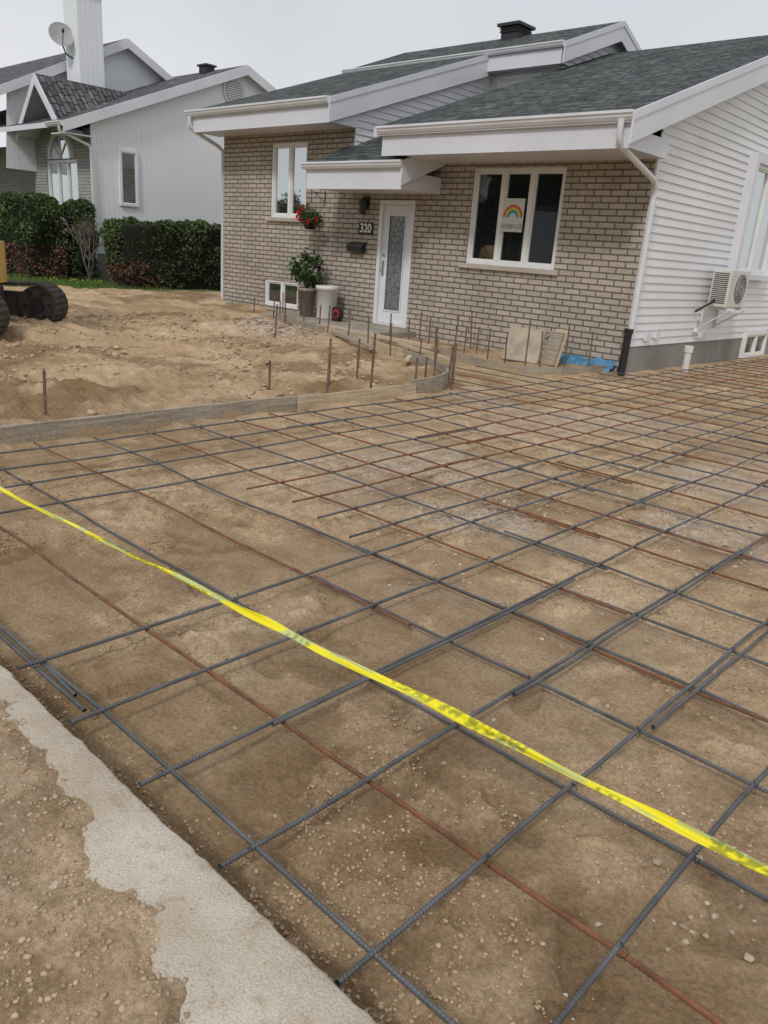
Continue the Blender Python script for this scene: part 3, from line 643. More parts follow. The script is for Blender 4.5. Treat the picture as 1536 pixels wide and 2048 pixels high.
m=M(); m.tube([(-5.02,12.5,-.05),(-5.02,12.5,.30)],.055,PVC,14); m.tube([(-5.02,12.5,.30),(-5.02,12.5,.40)],.07,PVC,14); m.obj("pvc_cleanout",H)
m=M(); mp=ms(SXW)
a0,a1,z0,z1=14.35,15.9,1.55,3.3
m.bm(mp,a0-.14,a0,.0,.16,z0-.1,z1+.14,TRIM);m.bm(mp,a1,a1+.14,.0,.16,z0-.1,z1+.14,TRIM);m.bm(mp,a0,a1,.0,.159,z1,z1+.14,TRIM);m.bm(mp,a0,a1,.0,.159,z0-.1,z0,TRIM); m.obj("side_window_trim",H,.005)
window(H,"side_window",mp,a0,a1,z0,z1,2,GLASS,d=.11)
window(H,"basement_side_window",mp,15.7,16.9,.02,.5,2,GLASSD,d=.09)
m=M(); m.bm(mp,11.45,11.6,.02,.07,.48,.60,ALU); m.bm(mp,11.8,11.92,.02,.06,.50,.60,ALU); m.tube([(SXW+.02,13.3,.58),(SXW+.1,13.3,.58)],.05,ALU,12); m.bm(mp,13.5,13.62,.02,.08,.46,.56,ALU); m.bm(mp,13.7,13.8,.02,.08,.46,.56,ALU); m.obj("wall_vents",H)
m=M(); m.box(-12.75,-9.42,9.98,FY-.005,-.1,.145,CONC); m.obj("landing",H,.015)
m=M(); m.box(-10.6,-9.6,FY-.03,FY+.1,.146,.17,CONC); m.obj("door_threshold",H)
E=empty("wall_lantern"); m=M(); mp=mf(FY); m.bm(mp,-10.93,-10.81,0,.02,2.2,2.42,BLACKM); m.tube([(-10.87,FY-.02,2.36),(-10.87,FY-.09,2.40),(-10.87,FY-.11,2.36)],.012,BLACKM,8)
m.lathe((-10.87,FY-.11,2.10),[(0,0),(.045,0),(.05,.02),(.062,.03),(.075,.2),(.08,.21),(.04,.27),(.01,.29),(0,.30)],BLACKM,6,False); m.obj("lantern_body",E)
m=M(); m.lathe((-10.87,FY-.11,2.14),[(.0605,0),(.0735,.14)],BLACK,6,False); m.obj("lantern_glass",E)
def text(nm,body,size,loc,rot,mt,parent,ext=.003,align='CENTER'):
    c=bpy.data.curves.new(nm,"FONT"); c.body=body; c.size=size; c.extrude=ext; c.align_x=align; c.align_y='CENTER'; c.materials.append(mt)
    o=link(bpy.data.objects.new(nm,c)); o.location=loc; o.rotation_euler=rot; o.parent=parent; return o
E=empty("house_number_sign"); m=M(); m.bm(mf(FY),-11.04,-10.67,0,.02,1.75,1.97,BLACK); m.obj("plaque",E,.004)
t_=text("digits","320",.22,(-10.855,FY-.024,1.86),(math.pi/2,0,0),FRAME,E); t_.data.offset=.003; t_.scale=(.92,1,1)
E=empty("mailbox"); m=M(); m.prism([(-11.22,FY-.002,1.43),(-11.22,FY-.002,1.60),(-11.22,FY-.10,1.56),(-11.22,FY-.13,1.52),(-11.22,FY-.12,1.43)],(.38,0,0),BLACKM); m.prism([(-11.235,FY-.002,1.615),(-11.235,FY-.11,1.575),(-11.235,FY-.145,1.53),(-11.235,FY-.145,1.51),(-11.235,FY-.11,1.555),(-11.235,FY-.002,1.60)],(.41,0,0),BLACK); m.obj("box",E,.003)
E=empty("rainbow_poster"); PAP=pmat("paper",(.62,.66,.60),(.58,.62,.56),3,.8); yq=FY+.025
m=M(); m.box(-7.83,-7.42,yq,yq+.002,1.92,2.42,PAP); m.obj("sheet",E)
cols=[(.6,.06,.05),(.7,.28,.04),(.75,.6,.08),(.10,.42,.15),(.05,.25,.55)]
m=M()
for i,c in enumerate(cols):
    r1=.185-.024*i; r0=r1-.023; mt=pmat("paint_%d"%i,c,c,3,.7); cx0,cz0=-7.625,2.14
    for k in range(20):
        a,b=math.pi*k/20,math.pi*(k+1)/20
        m.poly([(cx0+r0*math.cos(a),yq-.003,cz0+r0*math.sin(a)),(cx0+r1*math.cos(a),yq-.003,cz0+r1*math.sin(a)),(cx0+r1*math.cos(b),yq-.003,cz0+r1*math.sin(b)),(cx0+r0*math.cos(b),yq-.003,cz0+r0*math.sin(b))],mt)
m.obj("rainbow",E)
xx=-7.823
tm=[pmat("marker_%d"%i,c,c,3,.7) for i,c in enumerate([(.03,.12,.28),(.45,.03,.03),(.04,.22,.06),(.45,.22,.02)])]
for i,ch in enumerate("ÇA VA BIEN ALLER"):
    if ch==" ": xx+=.014; continue
    w_=.012 if ch=="I" else .0285
    tt_=text("letter",ch,.052,(xx+w_/2,yq-.004,2.0),(math.pi/2,0,0),tm[(i*3)%4],E,.0005); tt_.scale=(.78,1.9,1); xx+=w_
E=empty("heat_pump"); m=M(); X0,X1,Y0,Y1,Z0,Z1=-5.2,-4.9,13.35,14.2,1.0,1.6
ACM=pmat("ac_casing",(.68,.67,.62),(.6,.59,.55),3,.45)
m.box(X0,X1,Y0,Y1,Z0,Z1,ACM); m.obj("casing",E,.015)
m=M()
for i in range(16):
    z=Z0+.06+i*.031; m.box(X0+.03,X1-.03,Y0-.006,Y0-.001,z,z+.014,BLACK)
cy,cz=Y0+.5,1.3; m.tube([(X1+.001,cy,cz),(X1+.006,cy,cz)],.235,BLACK,32)
m.obj("grille_openings",E)
m=M()
for r in (.05,.10,.15,.2,.235):
    pts=[(X1+.02,cy+r*math.cos(a),cz+r*math.sin(a)) for a in np.linspace(0,2*math.pi,33)]; m.tube(pts,.003,ACM,5,False)
for k in range(12):
    a=math.pi*k/6; m.tube([(X1+.018,cy+.03*math.cos(a),cz+.03*math.sin(a)),(X1+.018,cy+.235*math.cos(a),cz+.235*math.sin(a))],.002,ACM,5)
for i in range(9): m.box(X1,X1+.006,Y0+.03,Y0+.2,Z0+.1+i*.05,Z0+.125+i*.05,ACM)
m.obj("fan_guard",E)
m=M()
for yb in (13.45,14.1):
    m.box(SXW+.03,-4.78,yb,yb+.04,.955,.995,ALU); m.box(SXW+.03,SXW+.06,yb,yb+.04,.62,.955,ALU); m.tube([(SXW+.05,yb+.02,.66),(-4.86,yb+.02,.95)],.014,ALU,6)
m.box(-5.16,-5.12,13.3,14.3,.9965,1.0,ALU)
m.tube([(-5.1,13.35,1.1),(-5.1,13.2,1.05),(-5.3,13.15,.9)],.02,BLACK,8)
m.obj("wall_brackets",E)
# ------------------------------------------------------------------ foliage
def leafcloud(name,pts,sz,cols,parent=None,mat=None,up=0.0):
    n=len(pts); a=rng.normal(size=(n,3)); a[:,2]*=(1-up); a/=np.linalg.norm(a,axis=1)[:,None]
    b=rng.normal(size=(n,3)); b-=a*np.sum(a*b,1)[:,None]; b/=np.linalg.norm(b,axis=1)[:,None]
    s=(sz if np.ndim(sz) else np.full(n,sz))[:,None]
    a=a*s; b=b*s*.5
    V=np.stack([pts-a,pts+b,pts+a,pts-b],1).reshape(-1,3)
    return npmesh(name,V,np.arange(4*n).reshape(-1,4),[mat or LEAF],parent=parent,attr=np.repeat(cols,4,0))
def gcol(n,lo=(.018,.035,.010),hi=(.075,.115,.03)):
    t=rng.random((n,1))**1.5; return np.array(lo)*(1-t)+np.array(hi)*t
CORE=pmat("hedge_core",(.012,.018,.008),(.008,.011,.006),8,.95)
def hedge(x0,x1,y0,y1,z0,z1,n,brown=None,rnd=.25):
    E=empty("cedar_hedge")
    u=rng.uniform(-1,1,(n,3)); ax=rng.choice(3,n,p=[.36,.28,.36]); 
    u[np.arange(n),ax]=np.sign(rng.uniform(-1,1,n))
    u[:,2]=np.where((ax==2),1,u[:,2])
    ln=(np.abs(u)**6).sum(1)**(1/6); u=u/ln[:,None]
    c=np.array([(x0+x1)/2,(y0+y1)/2,(z0+z1)/2]); h=np.array([(x1-x0)/2,(y1-y0)/2,(z1-z0)/2])
    P=c+u*h
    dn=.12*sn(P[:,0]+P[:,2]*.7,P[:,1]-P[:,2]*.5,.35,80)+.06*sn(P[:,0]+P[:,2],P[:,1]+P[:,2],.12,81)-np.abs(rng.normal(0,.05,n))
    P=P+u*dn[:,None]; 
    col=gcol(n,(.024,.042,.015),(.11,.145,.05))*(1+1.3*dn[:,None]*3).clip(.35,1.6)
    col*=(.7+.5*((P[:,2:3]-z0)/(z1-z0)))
    if brown is not None:
        k=brown(P)+.35*sn(P[:,0]+P[:,2],P[:,1]+P[:,2],.2,83)>.5; t=rng.random((n,1)); col=np.where(k[:,None],np.array((.08,.045,.028))*(1-t)+np.array((.19,.11,.065))*t,col)
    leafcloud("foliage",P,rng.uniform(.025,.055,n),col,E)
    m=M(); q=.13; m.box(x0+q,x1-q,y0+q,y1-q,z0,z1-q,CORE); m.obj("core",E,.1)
    return E
hedge(-20.35,-19.3,10.6,15.5,0,1.82,26000,lambda P:np.exp(-(((P[:,1]-10.9)/.8)**2+((P[:,2]-.3)/.5)**2))*1.2)
hedge(-23.1,-21.35,9.1,10.1,.05,2.2,20000,lambda P:(P[:,2]<1.0)*.75)
hedge(-22.2,-21.2,10.35,10.95,.1,2.15,9000)
hedge(-27,-23.3,9.3,10.2,.05,2.0,14000)
E=empty("bare_shrub"); m=M(); tips=[]
def br(p,d,l,r,k):
    q=p+d*l; mid=(p+q)/2+Vector((random.uniform(-1,1),random.uniform(-1,1),0))*l*.07
    m.tube([p,mid,q],[r,r*.85,r*.65],SHB,5,False)
    if k==0: tips.append(q); return
    for _ in range(random.choice((2,3,3))):
        nd=(d+Vector((random.uniform(-.7,.7),random.uniform(-.7,.7),random.uniform(-.1,.5)))).normalized(); br(q,nd,l*random.uniform(.6,.8),r*.62,k-1)
SHB=pmat("shrub_bark",(.22,.19,.165),(.13,.11,.09),12,.9)
for _ in range(3): br(Vector((-20.75,10.45,.1)),Vector((random.uniform(-.35,.35),random.uniform(-.35,.35),1)).normalized(),.58,.035,4)
m.obj("branches",E)
tp=np.array([tuple(t) for t in tips]); tp=tp+rng.normal(0,.03,tp.shape); leafcloud("buds",tp,.018,gcol(len(tp),(.10,.09,.04),(.20,.20,.08)),E)
n=22000; gx_=rng.uniform(-27,-19.2,n); gy_=rng.uniform(6,12,n); L_=rng.uniform(.05,.12,n); z_=gh(gx_,gy_); a=rng.uniform(0,6.28,n)
wv=.008; base=np.stack([gx_,gy_,z_],-1); dv=np.stack([np.cos(a),np.sin(a),a*0],-1)*wv; tip=base+np.stack([rng.normal(0,.02,n),rng.normal(0,.02,n),L_],-1)
V=np.stack([base-dv,base+dv,tip],1).reshape(-1,3); cg=gcol(n,(.06,.12,.02),(.17,.26,.06)); npmesh("grass",V,np.arange(3*n).reshape(-1,3),[LEAF],attr=np.repeat(cg,3,0))
n=60; px=rng.uniform(-23,-19.5,n);py=rng.uniform(9,11,n); stones("dandelions",px,py,np.full(n,.018),np.tile((.7,.58,.05),(n,1)),z=gh(px,py)+.08)
LAND=.146
E=empty("potted_plant"); m=M(); TAU=pmat("taupe_pot",(.32,.27,.225),(.27,.225,.185),4,.6); SOIL=pmat("soil",(.04,.03,.02),(.025,.02,.014),20,.95)
m.lathe((-11.95,10.5,LAND),[(0,0),(.125,0),(.18,.49),(.195,.49),(.195,.55),(.17,.55),(.165,.5),(0,.5)],TAU,28); m.obj("pot",E)
m=M(); m.lathe((-11.95,10.5,LAND+.505),[(0,0.005),(.16,0)],SOIL,20)
for k in range(9):
    a=k*.7; m.tube([(-11.95,10.5,LAND+.5),(-11.95+.08*math.cos(a),10.5+.08*math.sin(a),LAND+.8),(-11.95+.2*math.cos(a),10.5+.2*math.sin(a),LAND+1.0)],.006,BARK,5)
m.obj("stems",E)
n=640; cc=rng.normal(size=(16,3)); cc/=np.linalg.norm(cc,axis=1)[:,None]; cc=np.array([-11.95,10.5,LAND+.88])+cc*np.array([.24,.22,.27]); P=np.repeat(cc,40,0)+rng.normal(0,.065,(640,3))
leafcloud("leaves",P,rng.uniform(.035,.065,n),gcol(n,(.015,.04,.012),(.08,.15,.04)),E)
E=empty("white_planter"); m=M(); WP=pmat("white_plastic",(.70,.68,.64),(.60,.58,.54),3,.5); m.lathe((-11.42,10.55,LAND),[(0,0),(.17,0),(.19,.05),(.2,.55),(.225,.56),(.225,.63),(.2,.63),(.195,.56),(0,.54)],WP,28); m.obj("pot",E)
E=empty("hose_reel"); m=M(); RED=pmat("red_plastic",(.4,.03,.03),(.3,.02,.02),4,.4)
m.tube([(-11.12,10.6,LAND+.14),(-11.12,10.52,LAND+.14)],.13,BLACK,20); m.tube([(-11.12,10.52,LAND+.14),(-11.12,10.515,LAND+.14)],.09,RED,20); m.tube([(-11.12,10.515,LAND+.14),(-11.12,10.49,LAND+.14)],.04,BLACK,16); m.box(-11.2,-11.04,10.5,10.62,LAND,LAND+.03,BLACK); m.obj("reel",E,.003)
E=empty("hanging_flower_basket"); m=M(); bx,by,bz=-12.02,10.58,1.78
m.lathe((bx,by,bz),[(0,0),(.10,0),(.15,.15),(.16,.15),(.16,.17),(.14,.17),(0,.15)],BLACK,20)
for k in range(3):
    a=k*2.09; m.tube([(bx+.15*math.cos(a),by+.15*math.sin(a),bz+.16),(bx,by,bz+.6)],.003,BLACKM,4)
m.tube([(bx,by,bz+.6),(bx,by,bz+.68),(bx,FY-.01,bz+.68)],.008,BLACKM,6); m.tube([(bx,FY-.01,bz+.5),(bx,FY-.01,bz+.72)],.01,BLACKM,6); m.tube([(bx,FY-.01,bz+.52),(bx,by+.1,bz+.67)],.006,BLACKM,6)
m.obj("basket",E)
n=640; cc=rng.normal(size=(16,3)); cc/=np.linalg.norm(cc,axis=1)[:,None]; cc=np.array([bx,by,bz+.24])+cc*np.array([.22,.18,.13]); P=np.repeat(cc,40,0)+rng.normal(0,.045,(640,3))
leafcloud("leaves",P,rng.uniform(.02,.045,n),gcol(n,(.02,.05,.012),(.10,.17,.04)),E)
cs=[]; 
for k in range(11):
    q=rng.normal(size=3); q/=np.linalg.norm(q); q[1]=-abs(q[1]); cs.append(np.array([bx,by,bz+.24])+q*np.array([.26,.25,.16])+rng.normal(0,.024,(26,3)))
P=np.concatenate(cs); leafcloud("flowers",P,.022,np.tile((.6,.02,.015),(len(P),1))*rng.uniform(.7,1.2,(len(P),1)),E)
E=empty("concrete_paver"); m=M(); T=Matrix.Translation((-6.62,10.12,.05))@Matrix.Rotation(.1,4,'Z')@Matrix.Rotation(-.35,4,'X'); PV=pmat("paver_concrete",(.50,.42,.32),(.34,.28,.21),5,.9,.6,50)
m.box(-.30,.30,0,.07,0,.52,PV,T); m.obj("slab",E,.012)
E=empty("wood_offcut"); m=M(); T=Matrix.Translation((-6.22,10.25,.05))@Matrix.Rotation(-.15,4,'Z')@Matrix.Rotation(-.3,4,'X')
m.box(-.12,.14,0,.04,0,.50,WOODG,T); m.box(-.05,.17,.045,.07,0,.56,WOODL,T); m.obj("boards",E,.004)
def sheet(nm,x0,x1,y0,y1,zf,seed,mat,nx=70,ny=14):
    X_,Y_=np.meshgrid(np.linspace(x0,x1,nx),np.linspace(y0,y1,ny)); Z_=zf(X_,Y_)+.04*sn(X_,Y_,.13,seed)+.02*sn(X_,Y_,.05,seed+1); ii=np.arange(nx*ny).reshape(ny,nx)
    return npmesh(nm,np.stack([X_.ravel(),(Y_+.03*sn(X_,Y_,.2,seed+2)).ravel(),Z_.ravel()],-1),np.stack([ii[:-1,:-1],ii[:-1,1:],ii[1:,1:],ii[1:,:-1]],-1).reshape(-1,4),[mat])
sheet("blue_membrane",-6.5,-5.42,10.62,10.9,lambda X_,Y_:.01+.3*sstep(10.62,10.95,Y_)*.55,90,BLUE)
sheet("blue_membrane",-15.3,-14.2,10.78,10.92,lambda X_,Y_:.03+.10*sstep(10.7,10.92,Y_),93,BLUE)
# ------------------------------------------------------------------ neighbour house
NH=empty("white_siding_house"); NX=-21.6; NY=11.1; NR=16.07; NS=.41; nz=lambda a:4.11+NS*(min(a,2*NR-a)-10.3)
m=M(); m.poly([(NX,NY,.85),(NX,2*NR-NY,.85),(NX,2*NR-NY,nz(NY)-.05),(NX,NR,nz(NR)-.05),(NX,NY,nz(NY)-.05)],VSID); m.obj("siding_wall",NH)
m=M(); m.box(NX-.3,NX-.02,NY+.02,2*NR-NY,-.1,.85,CONCD); m.obj("foundation",NH)
m=M(); AW=(-24.35,-22.45,1.6,3.3); wall_holes(m,mf(NY),-25.2,NX,-.1,4.05,[AW],BRICKN); m.obj("brick_front",NH)
window(NH,"arched_window",mf(NY),*AW,3,GLASS,fw=.07)
m=M(); ac=((AW[0]+AW[1])/2,3.3)
for (r0,r1,mt,d) in ((0,.62,GLASS,.02),(.60,.70,FRAME,.05),(.70,.86,SILL,.03)):
    for k in range(20):
        a,b=math.pi*k/20,math.pi*(k+1)/20; P=[(ac[0]+r*math.cos(t),NY,ac[1]+.02+r*math.sin(t)) for r,t in ((r0,a),(r1,a),(r1,b),(r0,b))]
        P=[(p[0],p[1]-d,p[2]) for p in P]; P=P if r0 else P[1:]
        m.prism(P,(0,.03,0),mt)
for a in (math.pi*.25,math.pi*.5,math.pi*.75): m.tube([(ac[0],NY-.03,ac[1]+.02),(ac[0]+.62*math.cos(a),NY-.03,ac[1]+.02+.62*math.sin(a))],.02,FRAME,6)
m.obj("arch_top",NH)
m=M(); slab(m,-34,NX+.25,10.25,4.09,NR,nz(NR),.13,SHINGN,TRIM); slab(m,-34,NX+.25,2*NR-10.25,4.09,NR,nz(NR),.13,SHINGN,TRIM); m.obj("roof",NH)
m=M(); rake(m,NX+.25,.03,[(10.23,4.08),(NR,nz(NR)-.012),(2*NR-10.25,4.08)],.26,TRIM); m.box(-22.2,NX+.2,10.3,NY-.01,3.80,3.83,TRIM); m.obj("rake_fascia",NH)
gutter("gutter",-22.2,NX+.25,10.25,4.08,NH); 
m=M(); m.tube([(-21.5,10.2,3.97),(-21.5,10.2,3.85),(-21.52,11.0,3.6),(-21.52,11.05,3.5),(-21.52,11.05,.3)],.04,ALU,8); m.obj("downspout",NH)
gx0,gw,gzt,gzb=-23.4,1.25,5.38,4.1; 
m=M()
for s_ in (-1,1):
    a=[(gx0,10.5,gzt),(gx0+s_*gw*1.12,10.5,gzb-.12),(gx0+s_*gw*1.12,13.4,gzb-.12),(gx0,13.4,gzt)]
    m.prism(a,(0,0,-.1),TRIM,SHINGN)
m.obj("gable_roof",NH)
m=M()
for s_ in (-1,1):
    m.prism([(gx0,10.47,gzt-.01),(gx0+s_*gw*1.12,10.47,gzb-.13),(gx0+s_*gw*1.12,10.47,gzb-.37),(gx0,10.47,gzt-.27)],(0,.03,0),TRIM)
m.obj("gable_fascia",NH)
m=M(); m.poly([(gx0-gw,NY-.002,4.04),(gx0+gw,NY-.002,4.04),(gx0,NY-.002,gzt-.1)],BRICKN); m.obj("gable_brick",NH)
window(NH,"side_window",ms(NX),11.88,12.46,2.17,3.64,1,GLASSD,d=.06,fw=.07)
m=M()
for i in range(28): m.bm(ms(NX),11.98,12.36,.022,.034,2.30+i*.045,2.325+i*.045,CONCD)
m.obj("window_blinds",NH)
window(NH,"basement_window",ms(NX),11.7,12.2,.35,.84,1,GLASSD,d=.05)
m=M(); m.tube([(NX,15.75,5.72),(NX+.05,15.75,5.72)],.40,TRIM,28); m.tube([(NX+.05,15.75,5.72),(NX+.06,15.75,5.72)],.32,CONCD,28)
for i in range(9):
    z=5.45+i*.065; w_=math.sqrt(max(.001,.32**2-(z+.02-5.72)**2)); m.box(NX+.06,NX+.08,15.75-w_,15.75+w_,z,z+.04,TRIM)
m.obj("round_vent",NH)
UX=-25.0; UYc=14.05; m=M(); u2=lambda a:7.08-.5*abs(a-UYc)
m.poly([(UX,9.9+.3,3),(UX,18,3),(UX,18,u2(18)),(UX,UYc,u2(UYc)-.05),(UX,10.4,u2(10.4))],VSID); m.obj("upper_gable_wall",NH)
m=M(); slab(m,-36,UX+.3,9.9,u2(9.9)+.02,UYc,7.1,.13,SHINGN,TRIM); slab(m,-36,UX+.3,18.3,u2(18.3)+.02,UYc,7.1,.13,SHINGN,TRIM); m.obj("upper_roof",NH)
m=M(); rake(m,UX+.3,.03,[(9.88,u2(9.9)+.01),(UYc,7.09),(18.3,u2(18.3)+.01)],.26,TRIM); m.obj("upper_rake_fascia",NH)
m=M(); m.box(-24.6,-23.8,12.0,12.75,4.3,7.75,VSID); m.box(-24.66,-23.74,11.94,12.81,7.75,7.85,ALU); m.tube([(-24.2,12.37,7.85),(-24.2,12.37,8.05)],.12,ALU,12); m.tube([(-24.2,12.37,8.05),(-24.2,12.37,8.12)],.2,ALU,12); m.obj("chimney",NH)
m=M(); m.box(-23.2,-22.8,15.6,15.9,6.3,6.5,BLACKM); m.box(-23.25,-22.75,15.55,15.95,6.5,6.55,BLACKM); m.obj("roof_vent",NH)
m=M(); m.poly([(-34,12.4,-.1),(-25.2,12.4,-.1),(-25.2,12.4,4.0),(-34,12.4,4.0)],BRICKN); m.poly([(-25.2,NY,-.1),(-25.2,12.4,-.1),(-25.2,12.4,4.0),(-25.2,NY,4.0)],BRICKN); m.obj("entry_walls",NH)
m=M(); m.box(-27.6,-26.4,12.33,12.39,1.0,3.3,DOORW); m.box(-27.4,-26.6,12.31,12.328,1.1,3.2,pmat("door_grey",(.4,.41,.42),(.35,.36,.37),3,.4)); m.obj("entry_door",NH)
m=M(); m.box(-30,-25.22,10.7,12.3,-.1,1.0,CONC); m.obj("entry_porch",NH)
m=M(); m.box(-30,-25.0,10.75,10.8,1.95,2.0,ALU); m.box(-30,-25.0,10.75,10.8,1.1,1.14,ALU)
for i in range(40): m.box(-30+i*.125,-29.975+i*.125,10.765,10.785,1.14,1.95,ALU)
m.obj("railing",NH)
E=empty("door_wreath"); n=400; a=rng.uniform(0,6.28,n); P=np.stack([-26.9+.2*np.cos(a)+rng.normal(0,.035,n),12.27+rng.normal(0,.02,n),2.6+.2*np.sin(a)+rng.normal(0,.035,n)],-1); leafcloud("leaves",P,.035,gcol(n),E)
E=empty("satellite_dish"); m=M(); c0=Vector((-24.25,11.72,6.62)); ax=Vector((.80,-.25,.42)).normalized(); u=ax.cross(Vector((0,0,1))).normalized(); v=ax.cross(u)
vs=[];fs=[];nr,ns=6,28
for i in range(nr+1):
    r=.34*i/nr
    for k in range(ns):
        th=2*math.pi*k/ns; vs.append(c0+(u*math.cos(th)+v*math.sin(th)*1.08)*r+ax*(r*r*.55))
for i in range(nr):
    for k in range(ns): k2=(k+1)%ns; fs.append((i*ns+k,i*ns+k2,(i+1)*ns+k2,(i+1)*ns+k))
m.faces(vs,fs,pmat("dish_grey",(.36,.36,.37),(.30,.30,.31),3,.4),True); m.tube([c0,c0-ax*.12,c0-ax*.14+Vector((.05,.1,-.35)),Vector((-24.2,12.0,6.1))],.022,BLACKM,8); m.tube([c0+v*.34,c0+ax*.42+v*.12],.012,BLACKM,6); e=c0+ax*.42+v*.12; m.tube([e,e+(-ax)*.1],.035,BLACKM,10); m.obj("dish",E)
# ------------------------------------------------------------------ excavator
a_=math.atan2(.69,.72); E=empty("mini_excavator",(-12.30,3.86,.03),a_); E.scale=(1.1,1.1,1.1)
YEL=pmat("excavator_yellow",(.58,.36,.10),(.46,.28,.07),4,.5); RUB=pmat("rubber_track",(.030,.028,.026),(.075,.06,.045),7,.85,.5,30); STL=pmat("dirty_steel",(.12,.10,.08),(.05,.045,.04),8,.6,.3,40,.3)
for s_ in (-1,1):
    m=M(); yc=s_*.92; w=.21; R=.29; Lh=1.0
    def path(t,R=R):
        per=4*Lh+2*math.pi*R; d=t*per
        if d<2*Lh: return (-Lh+d,0),(0,-1)
        d-=2*Lh
        if d<math.pi*R: a=-math.pi/2+d/R; return (Lh+R*math.cos(a),R+R*math.sin(a)),(math.cos(a),math.sin(a))
        d-=math.pi*R
        if d<2*Lh: return (Lh-d,2*R-.03*math.sin(math.pi*d/(2*Lh))),(0,1)
        d-=2*Lh; a=math.pi/2+d/R; return (-Lh+R*math.cos(a),R+R*math.sin(a)),(math.cos(a),math.sin(a))
    K=288; ring=[]
    for i in range(K):
        (px,pz),(nx_,nz_)=path(i/K); lug=.016 if i%4<2 else 0
        ring.append((px,pz,nx_,nz_,lug))
    vs=[];fs=[]
    for px,pz,n1,n2,lug in ring:
        for (yy,off) in ((yc-w,-.03),(yc-w,0),(yc-w+.03,lug),(yc+w-.03,lug),(yc+w,0),(yc+w,-.03)): vs.append((px+n1*off,yy,pz+n2*off))
    for i in range(K):
        j=(i+1)%K
        for k in range(6): k2=(k+1)%6; fs.append((i*6+k,j*6+k,j*6+k2,i*6+k2))
    m.faces(vs,fs,RUB); m.obj("track",E)
    m=M(); m.box(-.95,.95,yc-.12,yc+.12,.16,.44,STL)
    for wx,r in ((-1.0,.25),(1.0,.25)):
        m.tube([(wx,yc-.15,.29),(wx,yc+.15,.29)],r,STL,24)
        m.tube([(wx,yc-.19,.29),(wx,yc+.19,.29)],.10,BLACKM,16)
        for k in range(6):
            a=k*math.pi/3; m.tube([(wx+.17*math.cos(a),yc-.16,.29+.17*math.sin(a)),(wx+.17*math.cos(a),yc+.16,.29+.17*math.sin(a))],.03,BLACKM,8)
    for wx in (-.6,-.2,.2,.6): m.tube([(wx,yc-.15,.13),(wx,yc+.15,.13)],.10,STL,16)
    m.obj("track_rollers",E,.004)
m=M(); m.box(-.6,.6,-.7,.7,.28,.52,STL); m.tube([(0,0,.5),(0,0,.60)],.45,BLACKM,24); m.obj("undercarriage",E,.01)
m=M(); out=[(.30+.55*math.cos(t),.85*math.sin(t)) for t in np.linspace(-math.pi/2,math.pi/2,14)]; base=[(-.95,.8),(-.95,-.8)]
m.prism([(p[0],p[1],1.10) for p in out+base],(0,0,-.5),YEL); m.obj("counterweight_body",E,.03)
m=M(); m.box(-.9,.55,-.78,.1,1.10,1.28,BLACKM)
for cx_ in (-.9,.62):
    for cy_ in (-.78,.04): m.box(cx_,cx_+.09,cy_,cy_+.06,1.12,2.45,BLACKM)
m.box(-.95,.73,-.82,.14,2.45,2.53,BLACKM); m.box(-.81,.62,-.765,-.755,1.3,2.44,GLASSD); m.box(.65,.66,-.7,.02,1.3,2.44,GLASSD); m.box(-.88,-.87,-.7,.02,1.5,2.44,GLASSD); m.box(-.5,-.1,-.5,-.1,1.28,1.75,BLACK); m.obj("cab",E,.01)
m=M(); 
bo=[(-.95,1.0),(-1.5,1.45),(-2.3,1.65),(-2.9,1.5),(-2.9,1.28),(-2.3,1.40),(-1.6,1.2),(-1.3,.85)]
m.prism([(p[0],.25,p[1]) for p in bo],(0,.2,0),YEL); m.prism([(-2.7,.27,1.6),(-3.0,.27,1.6),(-3.45,.27,.75),(-3.28,.27,.7)],(0,.16,0),YEL); m.tube([(-1.35,.35,.85),(-2.2,.35,1.4)],.05,STL,10); m.obj("boom",E,.01)
m=M(); m.prism([(-3.25,.05,.85),(-3.6,.05,.75),(-3.75,.05,.4),(-3.5,.05,.1),(-3.1,.05,.15),(-3.15,.05,.55)],(0,.6,0),STL); m.obj("bucket",E,.01)
m=M(); m.prism([(-1.45,-1.1,.05),(-1.52,-1.1,.2),(-1.45,-1.1,.42),(-1.4,-1.1,.42),(-1.45,-1.1,.2),(-1.38,-1.1,.05)],(0,2.2,0),STL); m.box(-1.42,-.6,-.5,-.4,.25,.33,STL); m.box(-1.42,-.6,.4,.5,.25,.33,STL); m.obj("dozer_blade",E,.01)
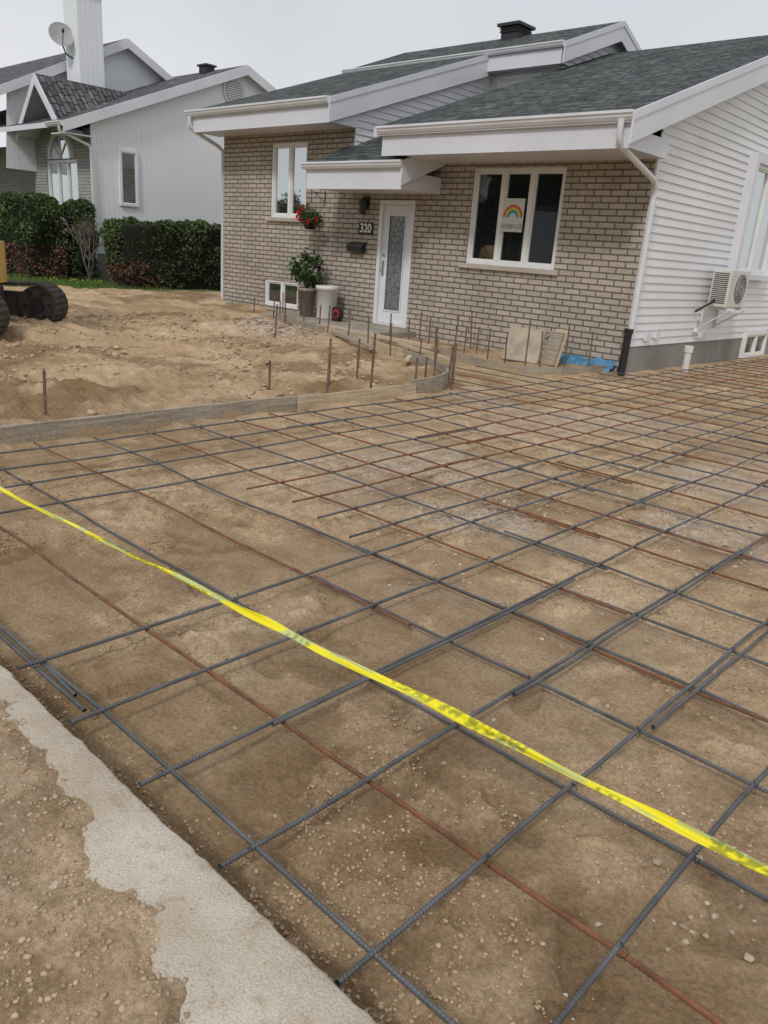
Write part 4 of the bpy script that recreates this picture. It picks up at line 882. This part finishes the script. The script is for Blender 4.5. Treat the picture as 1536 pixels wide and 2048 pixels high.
# ------------------------------------------------------------------ unseen trees across the street, rear row added to darken window reflections
E=empty("distant_tree_row"); m=M(); PT=[];SZ=[];CC=[]
for (tx_,ty_,hh,kind) in [(-17,-20,11,'c'),(-20,-19,12,'c'),(-23,-20,13,'c'),(-26,-19,12,'c'),(-29,-20,13,'c'),(-32,-19,11,'c'),(-35,-20,10,'c'),(-18.5,-23,13,'c'),(-21.5,-23,14,'c'),(-24.5,-23,15,'c'),(-27.5,-23,14,'c'),(-30.5,-23,14,'c'),(-33.5,-23,12,'c'),(-45,-23,4.6,'d'),(-52,-22,5.4,'d'),(-60,-24,5,'d'),(-12,-20,9,'d'),(-4,-21,8,'d'),(6,-20,10,'c'),(14,-22,9,'d')]:
    m.tube([(tx_,ty_,-.2),(tx_+.1,ty_,hh*.4),(tx_,ty_+.1,hh*.8)],[.2,.14,.05],BARK,8)
    if kind=='c':
        n=4500; t=rng.random(n)**.8; r=(1-t)*hh*.22*(.55+.45*np.sin(t*hh*6)**2)+.15; a=rng.uniform(0,6.28,n); q=rng.random(n)**.4
        P=np.stack([tx_+r*q*np.cos(a),ty_+r*q*np.sin(a),.2+t*hh],-1); c_=gcol(n,(.008,.02,.008),(.035,.06,.02)); sz=rng.uniform(.18,.36,n)
    else:
        cl=[]; 
        for k in range(26):
            u=rng.normal(size=3);u/=np.linalg.norm(u); cc=np.array([tx_,ty_,hh*.62])+u*np.array([hh*.27,hh*.27,hh*.32])*rng.random()**.35
            m.tube([(tx_,ty_,hh*.35),tuple(cc)],[.06,.015],BARK,5,False); cl.append(cc+rng.normal(0,hh*.055,(130,3)))
        P=np.concatenate(cl); n=len(P); c_=gcol(n,(.03,.05,.015),(.10,.13,.04)); sz=rng.uniform(.08,.2,n)
    PT.append(P);SZ.append(sz);CC.append(c_)
m.obj("trunks",E); leafcloud("crowns",np.concatenate(PT),np.concatenate(SZ),np.concatenate(CC),E)
# ------------------------------------------------------------------ light, world
W=bpy.data.worlds.new("World"); S.world=W; W.use_nodes=True; nt=W.node_tree; N=nt.nodes; L=nt.links; bg=N["Background"]
EL,AZ=math.radians(44),math.radians(160)
sk=N.new("ShaderNodeTexSky"); sk.sky_type='NISHITA'; sk.sun_disc=False; sk.sun_elevation=EL; sk.sun_rotation=AZ
tc=N.new("ShaderNodeTexCoord")
nz1=noise(N,L,tc.outputs["Generated"],2.0,5,.5)
sx=N.new("ShaderNodeSeparateXYZ"); L.new(tc.outputs["Generated"],sx.inputs[0])
cl=ramp(N,L,nz1,.3,.7,(.88,.89,.905),(1.10,1.095,1.09))
gr=N.new("ShaderNodeValToRGB"); e=gr.color_ramp.elements; e[0].position=0.0; e[0].color=(8.2,8.25,8.4,1); e[1].position=.42; e[1].color=(6.2,6.35,6.75,1)
ne=e.new(.85); ne.color=(8.8,8.9,9.2,1)
L.new(sx.outputs[2],gr.inputs[0])
cl=mixc(N,L,1.0,gr.outputs[0],cl,'MULTIPLY')
c=mixc(N,L,.93,sk.outputs[0],cl); L.new(c,bg.inputs[0]); bg.inputs[1].default_value=.1
sd=bpy.data.lights.new("sun","SUN"); sd.energy=1.5; sd.angle=math.radians(10); sd.color=(1,.975,.94)
so=link(bpy.data.objects.new("sun",sd))
dirv=Vector((math.sin(AZ)*math.cos(EL),math.cos(AZ)*math.cos(EL),math.sin(EL)))
so.rotation_euler=dirv.to_track_quat('Z','Y').to_euler()
# ------------------------------------------------------------------ camera
cd=bpy.data.cameras.new("camera"); cam=link(bpy.data.objects.new("camera",cd))
cd.sensor_fit='VERTICAL'; cd.sensor_height=24; cd.lens=24*1550/2048; cd.clip_start=.05; cd.clip_end=2000
R=Matrix(((.7244,-.2680,.6351),(.6860,.1869,-.7032),(.0698,.9451,.3192)))
q=R.to_quaternion(); q.normalize(); cam.rotation_mode='QUATERNION'; cam.rotation_quaternion=q; cam.location=(0,0,1.5)
S.camera=cam
S.view_settings.view_transform='Standard'; S.view_settings.look='None'; S.view_settings.exposure=0; S.view_settings.gamma=1
